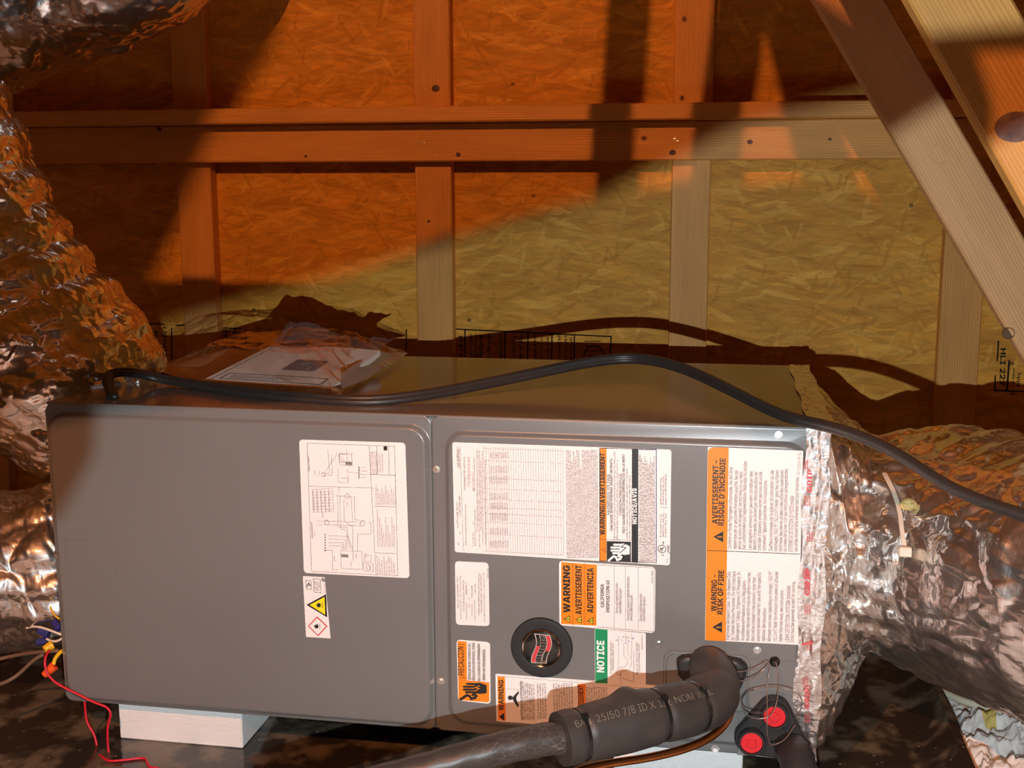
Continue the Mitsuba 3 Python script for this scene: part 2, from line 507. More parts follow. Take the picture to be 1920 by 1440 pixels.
bs('m_pipe_old', {'type': 'principled', 'base_color': proc(cracked), 'roughness': .42, 'specular': .5})
bs('m_copper', {'type': 'principled', 'base_color': proc(lambda p, n, uv: mix((.62, .25, .09), (.46, .16, .05), fbm(p.x * 50, p.y * 50, p.z * 50, 3))), 'metallic': 1.0, 'roughness': .30})


def panmix(p, n, uv):
    d = fbm(p.x * 22, p.y * 22, 2.0, 4)
    sp = voronoi(p.x * 95, p.y * 95)
    c = mix((.030, .025, .019), (.135, .108, .072), smoothstep(.42, .72, d))
    c = dr.select((sp[0] < .03 + .9 * (sp[2] - .965) * 8) & (sp[2] > .965), mi.Color3f(.20, .17, .125), c)
    return c


bs('m_pan', {'type': 'principled', 'base_color': proc(panmix), 'roughness': proc(lambda p, n, uv: .10 + .28 * smoothstep(.4, .7, fbm(p.x * 22, p.y * 22, 2.0, 4))), 'specular': .6})
bs('m_foam', {'type': 'bumpmap', 'scale': 1.0, 't': proc(lambda p, n, uv: .0014 * fbm(p.x * 150, p.z * 420, p.y * 150, 3), eps=5e-4),
              'b': {'type': 'principled', 'base_color': {'type': 'rgb', 'value': (.80, .82, .81)}, 'roughness': .55, 'specular': .3}})
bs('m_insul', {'type': 'diffuse', 'reflectance': proc(lambda p, n, uv: mix((.58, .56, .54), (.34, .28, .22), smoothstep(.5, .75, fbm(p.x * 16, p.y * 16, 5.0, 4))))})
bs('m_paper', {'type': 'principled', 'base_color': {'type': 'rgb', 'value': (.82, .74, .64)}, 'roughness': .5, 'specular': .3})
scene['m_bag'] = {'type': 'thindielectric', 'int_ior': 1.35}
bs('m_kraft', {'type': 'principled', 'base_color': {'type': 'rgb', 'value': (.40, .26, .14)}, 'roughness': .35, 'specular': .5})

# ------------------------------------------------------------------ the attic
L, H, D = 1.283, .5372, .6083
YS, YO = .9911, 1.0291            # faces of the gable studs and of the sheathing behind them
YT = -.0075                       # face of the doors' raised panels
FLOORZ = -.13

RX, RZ, SL = .6, 3.3, .74         # ridge and slope of the roof
ex = (RZ + .3) / SL
wall = trimesh.creation.extrude_polygon(Polygon([(RX - ex, -.3), (RX + ex, -.3), (RX, RZ)]), .012)
wall.apply_transform(trimesh.transformations.rotation_matrix(math.pi / 2, [1, 0, 0])); wall.apply_translation([0, YO + .012, 0])
add('wall_back', wall, 'm_osb'); label('wall_back', 'oriented strand board sheathing of the gable wall behind the air handler', kind='structure')
for k in range(-1, 4):
    x = -.215 + .6096 * k + .0445
    zt = RZ - SL * abs(x - RX) - .12
    add('wall_back__stud', board((x, (YS + YO) / 2, -.12), (x, (YS + YO) / 2, zt), .0889, YO - YS, (1, 0, 0), .0025), 'm_lumber')
fw = trimesh.creation.extrude_polygon(Polygon([(RX - ex, -.3), (RX + ex, -.3), (RX, RZ)]), .012)
fw.apply_transform(trimesh.transformations.rotation_matrix(math.pi / 2, [1, 0, 0])); fw.apply_translation([0, -4.6, 0])
add('wall_front', fw, 'm_osb_roof'); label('wall_front', 'gable wall of strand board behind the camera', kind='structure')
roof = []
for s in (-1, 1):
    a, b = np.array([RX, RZ]), np.array([RX + s * ex, -.3])
    P = np.array([[[*q] for q in ((a[0], y, a[1]), (b[0], y, b[1]))] for y in (-4.62, YO + .02)])
    roof.append(grid_mesh(P))
    P2 = P.copy(); P2[..., 2] += .02
    roof.append(grid_mesh(P2))
add('ceiling', cat(roof), 'm_osb_roof'); label('ceiling', 'sloping strand board roof deck', kind='structure')
fl = box(RX - ex - .1, RX + ex + .1, -4.7, YO + .1, FLOORZ - .05, FLOORZ)
add('floor', fl, 'm_insul'); label('floor', 'attic floor covered with blown insulation', kind='structure')

# L-shaped brace on the studs
b1 = board((-2.3, YS - .019, .993), (3.3, YS - .019, .993), .088, .038, (0, 0, 1))
add('wood_brace', b1, 'm_lumber'); label('wood_brace', 'wide horizontal two-by-four nailed flat across the gable studs', 'wood board')
b2 = board((-2.2, .9465, 1.0555), (3.2, .9465, 1.0555), .089, .036, (0, 1, 0))
add('wood_brace', b2, 'm_lumber'); label('wood_brace_001', 'horizontal board with narrow edge showing, lying on top of the wide brace', 'wood board')


def disc(c, n, r, rz=None, sides=20, e=.0009):
    """A knot flush in the face of a board, a shallow lens."""
    n = np.asarray(n, float)
    m = lathe([(0, e), (r * .7, e * .9), (r, 0), (r, -.002), (0, -.002)], (0, 0, 0), (0, 0, 1), sides)
    if rz: m.apply_scale([1, rz, 1])
    m.apply_transform(trimesh.geometry.align_vectors([0, 0, 1], n)); m.apply_translation(c)
    return m


for (u, v, y, r) in ((817, 166, YS, .008), (657 / 3 + 640, 290, .9531, .005), (1863 / 3 + 640, 286, .9531, .006), (1406, 266, .9531, .005), (1556, 261, .9531, .003), (573, 293, .9531, .003), (804, 415, YS, .003)):
    par = 'wall_back__knot' if y == YS else 'wood_brace__knot'
    add(par, disc(atY(u, v, y), (0, -1, 0), r, 1.2), 'm_knot')
for u, v in ((795, 268), (1265, 261), (1271, 265)):   # bright nail heads
    add('wood_brace__nail', lathe([(0, .002), (.003, .0018), (.0034, 0), (.0034, -.002), (0, -.002)], atY(u, v, .9531), (0, -1, 0), 10), 'm_zinc')

# the braces of the trusses on the right
y1 = .13
A1, A2 = atY(1525, 0, y1), atY(1900, 640, y1)
d1 = (A2 - A1) / np.linalg.norm(A2 - A1)
n1 = np.array([d1[2], 0, -d1[0]]); n1 = n1 if n1[0] > 0 else -n1
c0 = A1 + n1 * .0445 + np.array([0, .019, 0])
add('truss_web', board(c0 - d1 * 1.0, c0 + d1 * 1.42, .089, .038, n1), 'm_lumber_pale')
label('truss_web', 'pale slanting truss web left of the knotty golden one, plugged hole near its lower end', 'wood beam')
hole = lathe([(0, -.0005), (.0078, -.0005), (.0082, .0006), (.0092, .0008), (.0094, -.001), (0, -.001)], atY(1891, 625, y1), (0, -1, 0), 24)
plain('m_hole', (.10, .055, .028), .7, .2)
add('truss_web__plugged_hole', hole, 'm_hole'); label('truss_web__plugged_hole', 'round plugged hole')
rg = lathe([(.0105, -.001), (.0105, .0006), (.0125, .0006), (.0125, -.001)], (0, 0, 0), (0, 0, 1), 28); rg.apply_scale([1, 1.3, 1])
rg.apply_transform(trimesh.transformations.rotation_matrix(math.pi / 2, [1, 0, 0])); rg.apply_translation(atY(1763, 289, y1))
add('truss_web__ring_mark', rg, 'm_lumber_pale')
y2 = -.45
B1, B2 = atY(1703, 0, y2), atY(1908, 365, y2)
d2 = (B2 - B1) / np.linalg.norm(B2 - B1)
n2 = np.array([d2[2], 0, -d2[0]]); n2 = n2 if n2[0] > 0 else -n2
c0 = B1 + n2 * .0445 + np.array([0, .019, 0])
add('truss_web', board(c0 - d2 * 1.0, c0 + d2 * 1.25, .089, .038, n2), 'm_lumber_gold')
label('truss_web_001', 'nearest slanting golden truss web at the upper right with a big dark knot', 'wood beam')
add('truss_web_001__knot', disc(atY(1905, 238, y2), (0, -1, 0), .016, 1.35, 28), 'm_knot')
label('truss_web_001__knot', 'large dark oval knot')

# ink stamps on the sheathing
st = Print(YO, .0006)
lw = .0032
st.line([(855, 617), (1146, 631), (1143, 690)], lw)
for u, v in ((872, 619), (947, 623), (990, 626), (1035, 628), (1077, 630)): st.line([(u, v), (u - 1, 690)], lw)
for i, (u, w_) in enumerate(((862, .010), (880, .006), (889, .006), (900, .010), (914, .008), (936, .007), (960, .006), (974, .008), (1000, .007), (1012, .005), (1024, .006), (1046, .007), (1058, .006), (1068, .006))):
    st.micro((u + 5, 690), (u + 5, 626), w_, i)
cx = st.xz(1114, 668)
st.shape(Point(cx).buffer(.026).difference(Point(cx).buffer(.0235)))
for k in range(4): st.line([(1096 + 2 * k, 640 + 9 * k), (1126, 640 + 9 * k)], .002)
st.line([(208, 603), (308, 608)], lw); st.line([(282, 607), (282, 690)], lw); st.line([(322, 616), (322, 690)], lw); st.line([(330, 610), (345, 610)], lw)
for i, u in enumerate((232, 243, 256, 268, 278, 296, 311)): st.micro((u, 690), (u, 612 + 3 * (i % 3)), .010, 40 + i)
st.line([(420, 615), (452, 616)], lw)
for u in (424, 440, 461, 485): st.line([(u, 618), (u, 690)], .0025)
for k in range(5): st.line([(420, 622 + 8 * k), (450, 623 + 8 * k)], .0018)
st.line([(600, 632), (660, 634), (660, 690)], lw); st.line([(762, 618), (762, 655)], lw)
st.line([(1872, 640), (1870, 676)], lw); st.line([(1866, 705), (1865, 732), (1945, 735)], lw); st.line([(1892, 677), (1888, 732)], lw * 1.3)
st.text('HLI 227', (1876, 652), (1874, 724), .012, 800)
st.micro((1899, 690), (1897, 722), .006, 61); st.micro((1908, 700), (1906, 728), .008, 62)
add('wall_back__stamp', st.mesh(), 'm_ink'); label('wall_back__stamp', 'black ink stamps of the board mill', kind='stuff')

# ------------------------------------------------------------------ air handler
AH = 'air_handler'
label(AH, 'long grey metal air handler lying over a drain pan, covered in warning stickers', 'air conditioner')
xs = atY(809, 800, 0)[0]
add(AH + '__casing', box(0.001, L, .006, D, 0.0, H - .0006, .003), 'm_paint', smooth=False)
# top skin slightly proud, with a hem along the front
add(AH + '__top_panel', box(.002, L - .001, .0015, D - .001, H - .002, H + .0012, .0008), 'm_paint_top')


def door(x0, x1, px0, px1, pz0, pz1, key, lab, rc=.03):
    n = 8
    e = .003
    R0 = rrect(x0, x1, .0005, H - .001, .012 if key != AH + '__blower_door' else .014, n)
    R1 = rrect(x0 + e, x1 - e, .0005 + e, H - .001 - e, .010, n)
    P = []
    for ins, y in ((-.004, 0.0), (-.0015, -.0012), (.001, -.0042), (.0035, -.0066), (.0065, YT)):
        P.append(loop3(rrect(px0 + ins, px1 - ins, pz0 + ins, pz1 - ins, rc - ins * .6, n), y))
    ls = [loop3(R0, .0065), loop3(R0, .0012), loop3(R1, 0.0)] + P
    m = rings(ls)
    if m.face_normals[-1][1] > 0: m.faces = m.faces[:, ::-1]
    add(key, m, 'm_paint', smooth=28); label(key, lab)


pl = lambda u, v: atY(u, v, YT)
door(.0005, xs - .0008, pl(103, 1000)[0], pl(803, 1000)[0], pl(450, 1335)[2], pl(450, 789)[2], AH + '__blower_door', 'plain left door with embossed panel and two stickers')
door(xs + .0008, L - .0005, pl(838, 1000)[0], pl(1511, 900)[0], pl(1000, 1368)[2], pl(1150, 822)[2], AH + '__coil_door', 'right door crowded with stickers')


def screw(u, v, y=0.0, r=.0048, par=AH + '__screw', m='m_zinc', axis=(0, -1, 0), at=None):
    c = atY(u, v, y) if at is None else at
    wash = lathe([(0, .0012), (r * 1.35, .0008), (r * 1.4, 0), (r * 1.4, -.002), (0, -.002)], c, axis, 20)
    hexh = trimesh.creation.cylinder(r * .86, .0042, sections=6)
    hexh.apply_translation([0, 0, .0026])
    hexh.apply_transform(trimesh.transformations.rotation_matrix(rng.random(), [0, 0, 1]))
    hexh.apply_transform(trimesh.geometry.align_vectors([0, 0, 1], axis)); hexh.apply_translation(c)
    add(par, cat([wash, hexh]), m)


for u, v, y in ((799, 879, 0), (818, 879, 0), (808, 1277, 0), (827, 1277, 0), (1460, 816, 0), (1235, 1207, YT), (1420, 1219, YT), (1341, 1404, 0)): screw(u, v, y)
for u, v in ((93, 848), (108, 1041), (123, 1223)): screw(u, v, 0, .0038)
for u, v in ((160, 750), (212, 737), (258, 718)): screw(u, v, axis=(0, 0, 1), at=atZ(u, v, H + .0012), r=.0042)

# plate with the opening for the refrigerant pipes, lower right
o0, o1 = pl(1246, 1290), pl(1403, 1290)
zt_, zb_ = pl(1300, 1224)[2], pl(1300, 1330)[2]
k_ = []
for ins, y in ((-.003, YT + .0004), (-.001, YT - .003), (.0015, YT - .0034), (.003, YT - .001)):
    k_.append(loop3(rrect(o0[0] + ins, o1[0] - ins, zb_ + ins, zt_ - ins, .016), y))
m = rings(k_)
if m.face_normals[-1][1] > 0: m.faces = m.faces[:, ::-1]
add(AH + '__pipe_plate', m, 'm_paint', smooth=25); label(AH + '__pipe_plate', 'embossed plate around the pipe opening')
q0, q1 = pl(1388, 1233), pl(1497, 1233)
add(AH + '__drain_plate', box(q0[0], q1[0], YT - .0014, YT + .001, .003, q0[2], .0006), 'm_paint')


class Sticker:
    def __init__(self, name, corners, lab, mat='m_label', r=.006, th=.0005):
        self.key = free(AH + '__' + name)
        p = Print(YT, 0)
        poly = Polygon([p.xz(*q) for q in corners]).buffer(-r).buffer(r, quad_segs=5)
        m = trimesh.creation.extrude_polygon(poly, th, engine='earcut')
        m.apply_transform(trimesh.transformations.rotation_matrix(math.pi / 2, [1, 0, 0])); m.apply_translation([0, YT, 0])
        add(self.key, m, mat); label(self.key, lab)
        self.th, self.inks, self.outline = th, {}, poly

    def ink(self, mat, lvl=1):
        if (mat, lvl) not in self.inks: self.inks[mat, lvl] = Print(YT, self.th + .00022 * lvl)
        return self.inks[mat, lvl]

    def done(self, names={}):
        for (mat, lvl), p in self.inks.items():
            if not p.v: continue
            if mat in ('m_orange', 'm_green', 'm_yellow', 'm_red_ink'):
                v_, f_ = p.v, p.f
                n_ = 0
                for vi, fi in zip(v_, f_):
                    q_ = Print(p.y, p.off); q_.put(vi, fi - n_); n_ += len(vi)
                    add(self.key + '__' + names.get(mat, 'print'), q_.mesh(), mat)
            else:
                labels[add(self.key + '__' + names.get(mat, 'print'), p.mesh(), mat)] = {'kind': 'stuff'}


BAND = {'m_orange': 'orange_band', 'm_green': 'green_band', 'm_yellow': 'yellow_sign', 'm_black': 'black_print', 'm_grey_ink': 'lettering', 'm_soft_ink': 'fine_print', 'm_white_ink': 'white_print', 'm_red_ink': 'red_print', 'm_blue_ink': 'blue_print', 'm_label': 'white_field', 'm_paper': 'white_field'}


def warn_tri(S, cu, cv, r, m1, m2=None, lvl=2, mark='m_black'):
    """Hazard triangle pointing left in the photograph (the print is turned a quarter)."""
    a = [(cu - r, cv), (cu + r * .8, cv - r * 1.05), (cu + r * .8, cv + r * 1.05)]
    S.ink(m1, lvl).poly(a)
    if m2:
        b = [(cu - r * .62, cv), (cu + r * .62, cv - r * .76), (cu + r * .62, cv + r * .76)]
        S.ink(m2, lvl + 1).poly(b)
    S.ink(mark, lvl + 2).line([(cu - r * .2, cv), (cu + r * .28, cv)], .0011 * r / 6)
    S.ink(mark, lvl + 2).line([(cu + r * .48, cv), (cu + r * .5, cv)], .0011 * r / 6)


def hand(S, u0, v0, u1, v1, mat, lvl):
    """The electric-shock pictogram: a hand, fingers to the left, with a bolt; (u0,v0)-(u1,v1) its box, hand in the right part, cable at the bottom left."""
    P = S.ink(mat, lvl)
    X, Y = (lambda a: u0 + (u1 - u0) * a), (lambda b: v0 + (v1 - v0) * b)
    for k, (b, a0) in enumerate(((.12, .22), (.27, .10), (.42, .10), (.56, .18))):
        P.poly([(X(a0), Y(b)), (X(a0 + .04), Y(b - .05)), (X(.66), Y(b - .04)), (X(.66), Y(b + .07)), (X(a0 + .04), Y(b + .06))])
    P.poly([(X(.55), Y(.08)), (X(.72), Y(.06)), (X(.98), Y(.2)), (X(.98), Y(.62)), (X(.74), Y(.66)), (X(.62), Y(.62)), (X(.5), Y(.8)), (X(.4), Y(.72)), (X(.52), Y(.58))])
    P.line([(X(.04), Y(.94)), (X(.26), Y(.72)), (X(.36), Y(.78)), (X(.42), Y(.92)), (X(.56), Y(.86)), (X(.6), Y(.76))], abs(u1 - u0) * .1 * .00083)


def flame(S, cu, cv, r, mat, lvl):
    pts = [(-.9, .0), (-.35, -.18), (-.55, -.5), (.0, -.35), (-.15, -.62), (.55, -.62), (.8, -.2), (.8, .25), (.55, .6), (.1, .55), (-.2, .75), (-.1, .4), (-.5, .35), (-.3, .1)]
    S.ink(mat, lvl).poly([(cu + r * a, cv + r * b) for a, b in pts])
    S.ink(mat, lvl).line([(cu + r * 1.25, cv - r * .8), (cu + r * 1.25, cv + r * .8)], .0008 * r / 6)


# --- wiring diagram
W = lambda X, Y: (540 + X / 3.6, 810 + Y / 3.6)
S = Sticker('wiring_diagram', [(561, 824), (760, 830), (768, 1084), (570, 1074)], 'large white wiring diagram sticker on the left door')
g = S.ink('m_grey_ink'); s2 = S.ink('m_soft_ink')
lw = .0006
g.line([W(130, 75), W(720, 95), W(742, 970), W(160, 940), W(130, 75)], lw)
for a in ([W(548, 90), W(595, 965)], [W(142, 365), W(577, 378)], [W(572, 285), W(727, 293)], [W(585, 500), W(733, 505)], [W(592, 815), W(738, 820)], [W(553, 285), W(727, 292)], [W(600, 95), W(604, 288)], [W(680, 95), W(684, 290)]): g.line(a, lw)
for k in range(9):
    t = k / 8; g.line([W(165, 388 + 152 * t), W(302, 380 + 158 * t)], .00045)
for k in range(6):
    t = k / 5; g.line([W(165 + 137 * t, 386 - 6 * t), W(172 + 138 * t, 540)], .00045)
wires = [[(240, 600), (470, 607)], [(240, 625), (470, 632)], [(195, 600), (235, 601)], [(195, 626), (235, 627)], [(250, 270), (325, 160), (330, 140)], [(270, 120), (282, 278), (240, 280)], [(292, 150), (300, 290), (240, 296)], [(395, 120), (400, 200), (350, 205), (348, 150), (440, 146)],
         [(335, 430), (338, 640), (400, 645), (420, 790)], [(352, 432), (355, 655), (385, 658), (440, 800)], [(378, 450), (380, 600), (436, 640), (440, 870)], [(428, 440), (436, 600)], [(448, 440), (452, 590), (520, 600)], [(540, 610), (560, 612), (560, 690), (470, 690), (470, 800)],
         [(270, 700), (400, 702), (402, 790)], [(272, 722), (390, 724), (392, 790)], [(275, 745), (378, 747), (380, 790)], [(277, 768), (366, 770), (368, 790)], [(250, 795), (300, 797), (302, 930), (340, 930)], [(355, 800), (500, 806), (505, 928), (360, 920), (355, 800)], [(345, 145), (430, 148), (436, 228), (350, 222), (345, 145)],
         [(338, 240), (340, 340), (405, 342), (402, 312), (358, 310)], [(400, 250), (402, 270), (470, 275)], [(480, 240), (520, 240)], [(482, 262), (535, 263)], [(483, 284), (535, 285)], [(484, 306), (520, 307)], [(325, 430), (455, 436)], [(515, 830), (560, 832), (562, 875), (518, 873), (515, 830)], [(510, 885), (575, 890), (578, 940), (513, 936), (510, 885)]]
for w in wires: g.line([W(*q) for q in w], .00055)
for (X, Y, r) in ((402, 432, .0042), (262, 610, .0042), (543, 914, .0040), (505, 618, .0042), (240, 287, .0038)):
    c = g.xz(*W(X, Y)); g.shape(Point(c).buffer(r, quad_segs=6).difference(Point(c).buffer(r - .0007, quad_segs=6)))
b_ = S.ink('m_black')
for k in range(7):
    b_.rect(*W(475, 234 + 12 * k), *W(483, 241 + 12 * k)); b_.rect(*W(247, 688 + 18 * k), *W(256, 695 + 18 * k))
b_.rect(*W(646, 96), *W(670, 124)); s2.rect(*W(388, 200), *W(432, 222)); s2.rect(*W(360, 825), *W(408, 845))
b_.text('WIRING DIAGRAM', W(170, 718), W(164, 610), .0022, 700, 40); b_.text('WIRING SCHEMATIC', W(148, 270), W(143, 158), .0020, 700, 40)
for k in range(11): s2.micro(W(600 + 13 * k, 490), W(598 + 13 * k, 355 + (k * 29) % 70), .0020, k)
for k in range(9): s2.micro(W(612 + 14 * k, 775), W(606 + 14 * k, 520 + (k * 53) % 160), .0020, 20 + k)
for k in range(8): s2.micro(W(610 + 16 * k, 960), W(604 + 16 * k, 830 + (k * 17) % 40), .0024, 40 + k)
for k in range(4): s2.micro(W(565 + 12 * k, 282), W(560 + 12 * k, 130), .0020, 60 + k)
for k in range(3): s2.micro(W(612 + 16 * k, 270), W(606 + 16 * k, 140), .0022, 70 + k)
for k in range(5): s2.micro(W(180 + 26 * k, 532), W(174 + 26 * k, 395), .0022, 80 + k)
for k, (X, Y) in enumerate(((215, 295), (365, 190), (380, 205), (410, 330), (350, 405), (405, 505), (240, 575), (490, 640), (375, 790), (430, 905), (465, 850), (318, 870), (185, 700), (185, 290), (530, 850), (560, 930))): s2.micro(W(X, Y), W(X - 2, Y - 34), .0020, 100 + k)
S.done(BAND)
# --- flammable hazard sticker
S = Sticker('hazard_sticker', [(568, 1080), (609, 1082), (620, 1197), (574, 1194)], 'narrow sticker with a yellow flame triangle and a red flame diamond', r=.001)
V = lambda X, Y: (540 + X / 3.6, 810 + Y / 3.6)
S.ink('m_black', 1).poly([V(126, 1166), V(258, 1094), V(265, 1250)])
S.ink('m_yellow', 2).poly([V(146, 1166), V(248, 1112), V(253, 1234)])
flame(S, *V(205, 1168), 6.2, 'm_black', 3)
S.ink('m_red_ink', 1).poly([V(134, 1310), V(197, 1243), V(268, 1310), V(205, 1378)])
S.ink('m_label', 2).poly([V(144, 1310), V(198, 1254), V(257, 1310), V(204, 1367)])
flame(S, *V(190, 1311), 6.0, 'm_black', 3)
g = S.ink('m_grey_ink', 1)
g.line([V(120, 1000), V(155, 1004), V(160, 1062), V(125, 1056), V(120, 1000)], .0008); g.line([V(172, 990), V(218, 993), V(224, 1085), V(177, 1080), V(172, 990)], .0008)
g.line([V(130, 1040), V(140, 1020), V(150, 1035)], .002)
for k in range(3): g.micro(V(188 + 13 * k, 1070), V(186 + 13 * k, 1005), .0022, 140 + k)
g.micro(V(255, 1085), V(250, 1015), .0016, 150)
b_ = S.ink('m_black', 1)
for k in range(9):
    i, j = k % 3, k // 3
    if (k * 5) % 7 != 3: b_.rect(*V(228 + 9 * i, 984 + 9 * j), *V(235 + 9 * i, 991 + 9 * j))
S.done(BAND)
# --- rating plate
Rr = lambda X, Y: (840 + X / 4.3636, 820 + Y / 4.3636)
S = Sticker('rating_plate', [(848, 829), (1259, 843), (1256, 1060), (853, 1035)], 'wide white rating plate with a table and an orange warning band', r=.004)
g, s2, b_ = S.ink('m_grey_ink'), S.ink('m_soft_ink'), S.ink('m_black', 1)
g.line([Rr(100, 75), Rr(127, 930)], .0005)
for k in range(33):
    X = 290 + 650 * k / 32
    s2.line([Rr(X, 72 + k * .6), Rr(X + 26 - k * .6, 945 + k * .7)], .00042)
for Yv in (88, 188, 332, 418, 505, 570, 622, 690, 790, 930): s2.line([Rr(295, Yv), Rr(940, Yv + 22 + Yv * .012)], .0005)
for k, Yv in enumerate((170, 290, 378, 505, 590, 680, 790, 900)):
    for j in range(11): s2.micro(Rr(352 + 14 * j, Yv), Rr(350 + 14 * j, Yv - 50 - (k * 7) % 20), .0021, 200 + 11 * k + j)
for k in range(20):
    x_, y_ = 148 + (k % 5) * 13, 62 + (k // 5) * 17
    if (k * 7) % 5 != 1: continue
for k in range(26): g.line([Rr(160, 165 + k * 9.6), Rr(180, 165.6 + k * 9.6)], .0004 if k % 3 else .0008)
for k, (X, Ya, Yb) in enumerate(((85, 240, 70), (98, 250, 90), (85, 740, 520), (104, 640, 475), (92, 880, 860), (104, 790, 765), (143, 430, 160), (152, 880, 545), (212, 890, 780), (228, 890, 585), (210, 710, 685), (210, 440, 290), (222, 440, 160), (246, 770, 90), (262, 900, 100), (275, 760, 180), (290, 880, 110), (314, 880, 180))): g.micro(Rr(X, Ya), Rr(X - 4, Yb), .0021 if X > 150 else .0026, 400 + k)
for k in range(18):
    X = 976 + 14.6 * k
    g.micro(Rr(X + 6, 985), Rr(X - 2, 100 + (k * 131) % 300 * (k in (0, 3, 5, 8)) ), .0024, 430 + k)
Q = lambda X, Y: (1110 + X / 6, 830 + Y / 6)
o = S.ink('m_orange', 1)
o.poly([Q(86, 60), Q(163, 62), Q(163, 1330), Q(86, 1325)])
b2_ = S.ink('m_black', 2)
b2_.text('WARNING/AVERTISSEMENT', Q(146, 1040), Q(146, 112), .0085, 900)
b2_.line([Q(88, 1088), Q(436, 1098)], .0006); b2_.line([Q(86, 60), Q(725, 74), Q(725, 1350), Q(86, 1328), Q(86, 60)], .0009)
t_ = [Q(108, 1205), Q(150, 1180), Q(150, 1230), Q(108, 1205)]
b2_.line(t_, .0006)
b_.text('HAZARDOUS VOLTAGE', Q(200, 812), Q(200, 348), .0045, 600); b_.text('CAN CAUSE SEVERE PERSONAL INJURY OR DEATH.', Q(234, 995), Q(230, 172), .0040, 800)
b_.text('TENSION DANGEREUSE', Q(336, 828), Q(336, 345), .0046, 600); b_.text('PEUT CAUSER DES LÉSIONS CORPORELLES OU LA MORT', Q(372, 1022), Q(370, 128), .0040, 800)
for k, X in enumerate((262, 292, 402, 432)): g.micro(Q(X, 1085), Q(X, 100 + 90 * k), .0026, 470 + k)
b_.poly([Q(165, 1106), Q(437, 1114), Q(437, 1340), Q(165, 1332)])
hand(S, *Q(180, 1118), *Q(430, 1335), 'm_white_ink', 3)
b3 = S.ink('m_black', 4); b3.line([Q(385, 1130), Q(330, 1170), Q(385, 1180), Q(318, 1235)], .0012)
b_.poly([Q(450, 68), Q(522, 70), Q(520, 1350), Q(445, 1346)])
S.ink('m_white_ink', 2).text('NOTICE/AVIS', Q(506, 917), Q(504, 510), .0072, 900)
for k in range(9): g.micro(Q(548 + 20 * k, 1340), Q(546 + 20 * k, 130 + (k * 47) % 120), .0027, 480 + k)
S.ink('m_blue_ink', 2).line([Q(526, 78), Q(722, 82), Q(720, 1350)], .0007)
c = b_.xz(*Q(787, 1195)); b_.shape(Point(c).buffer(.0066).difference(Point(c).buffer(.0056)))
b_.text('U', Q(796, 1222), Q(796, 1190), .0052, 800); b_.text('L', Q(806, 1196), Q(806, 1168), .0052, 800)
b_.text('c', Q(810, 1272), Q(810, 1255), .0045, 800); b_.text('us', Q(812, 1145), Q(812, 1108), .0036, 800); b_.text('LISTED', Q(872, 1250), Q(870, 1152), .0034, 800)
for k, X in enumerate((782, 810, 838)):
    g.micro(Q(X, 1060), Q(X, 790), .0027, 500 + k); g.micro(Q(X, 700), Q(X, 395 - 20 * k), .0027, 510 + k)
g.line([Q(775, 722), Q(850, 735)], .0006); g.micro(Q(852, 1352), Q(852, 1308), .003, 520)
S.done(BAND)
# --- data sticker
Z = lambda X, Y: (840 + X / 4.3636, 1040 + Y / 4.3636)
S = Sticker('data_sticker', [(853, 1052), (916, 1055), (918, 1174), (855, 1171)], 'small white data sticker left of the round badge')
g = S.ink('m_grey_ink')
g.text('SALES COMPANY, INC.', Z(90, 440), Z(84, 172), .0026, 500, 40)
g.text('Acondicionador de Aire Central', Z(112, 530), Z(106, 172), .0024, 400, 40)
g.text('Tensión Nominal:', Z(158, 535), Z(154, 390), .0024, 400, 40); g.text('Fase:', Z(178, 430), Z(176, 395), .0024, 400, 40); g.text('Frecuencia:', Z(203, 505), Z(200, 405), .0024, 400, 40)
g.text('Corriente Nominal:', Z(228, 545), Z(222, 370), .0024, 400, 40); g.text('ENSAMBLADO EN MÉXICO', Z(282, 478), Z(276, 155), .0026, 500, 40)
g.text('Leer Manual de Instalación y Operación Antes', Z(305, 555), Z(298, 130), .0024, 400, 40)
for k, (X, a, b) in enumerate(((134, 460, 205), (156, 330, 225), (178, 365, 350), (202, 350, 250), (228, 320, 235), (258, 500, 145), (330, 195, 110))): g.micro(Z(X, a), Z(X - 2, b), .0024, 540 + k)
S.done(BAND)
# --- precaucion
S = Sticker('caution_sticker', [(856, 1199), (919, 1204), (920, 1320), (859, 1313)], 'small orange caution sticker with a black shocked hand')
o = S.ink('m_orange', 1)
o.poly([Z(80, 705), Z(152, 711), Z(156, 1028), Z(338, 1046), Z(338, 1198), Z(325, 1206), Z(88, 1188)])
b_ = S.ink('m_black', 2)
b_.text('¡ PRECAUCION !', Z(135, 1012), Z(128, 728), .0105, 600)
g = S.ink('m_black', 1)
g.text('Antes de tener acceso a los', Z(188, 1025), Z(186, 726), .0058, 700); g.text('dispositivos terminales, todos', Z(222, 1032), Z(220, 720), .0058, 700)
g.text('los circuitos de alimentación', Z(266, 1036), Z(264, 728), .0058, 700); g.text('deben ser interrumpidos.', Z(306, 1030), Z(306, 768), .0058, 700)
hand(S, *Z(98, 1036), *Z(322, 1190), 'm_black', 3)
S.ink('m_orange', 4).line([Z(260, 1070), Z(222, 1085), Z(258, 1092), Z(218, 1115)], .0012)
S.ink('m_red_ink', 1).line([Z(150, 1028), Z(338, 1044)], .0004)
S.done(BAND)
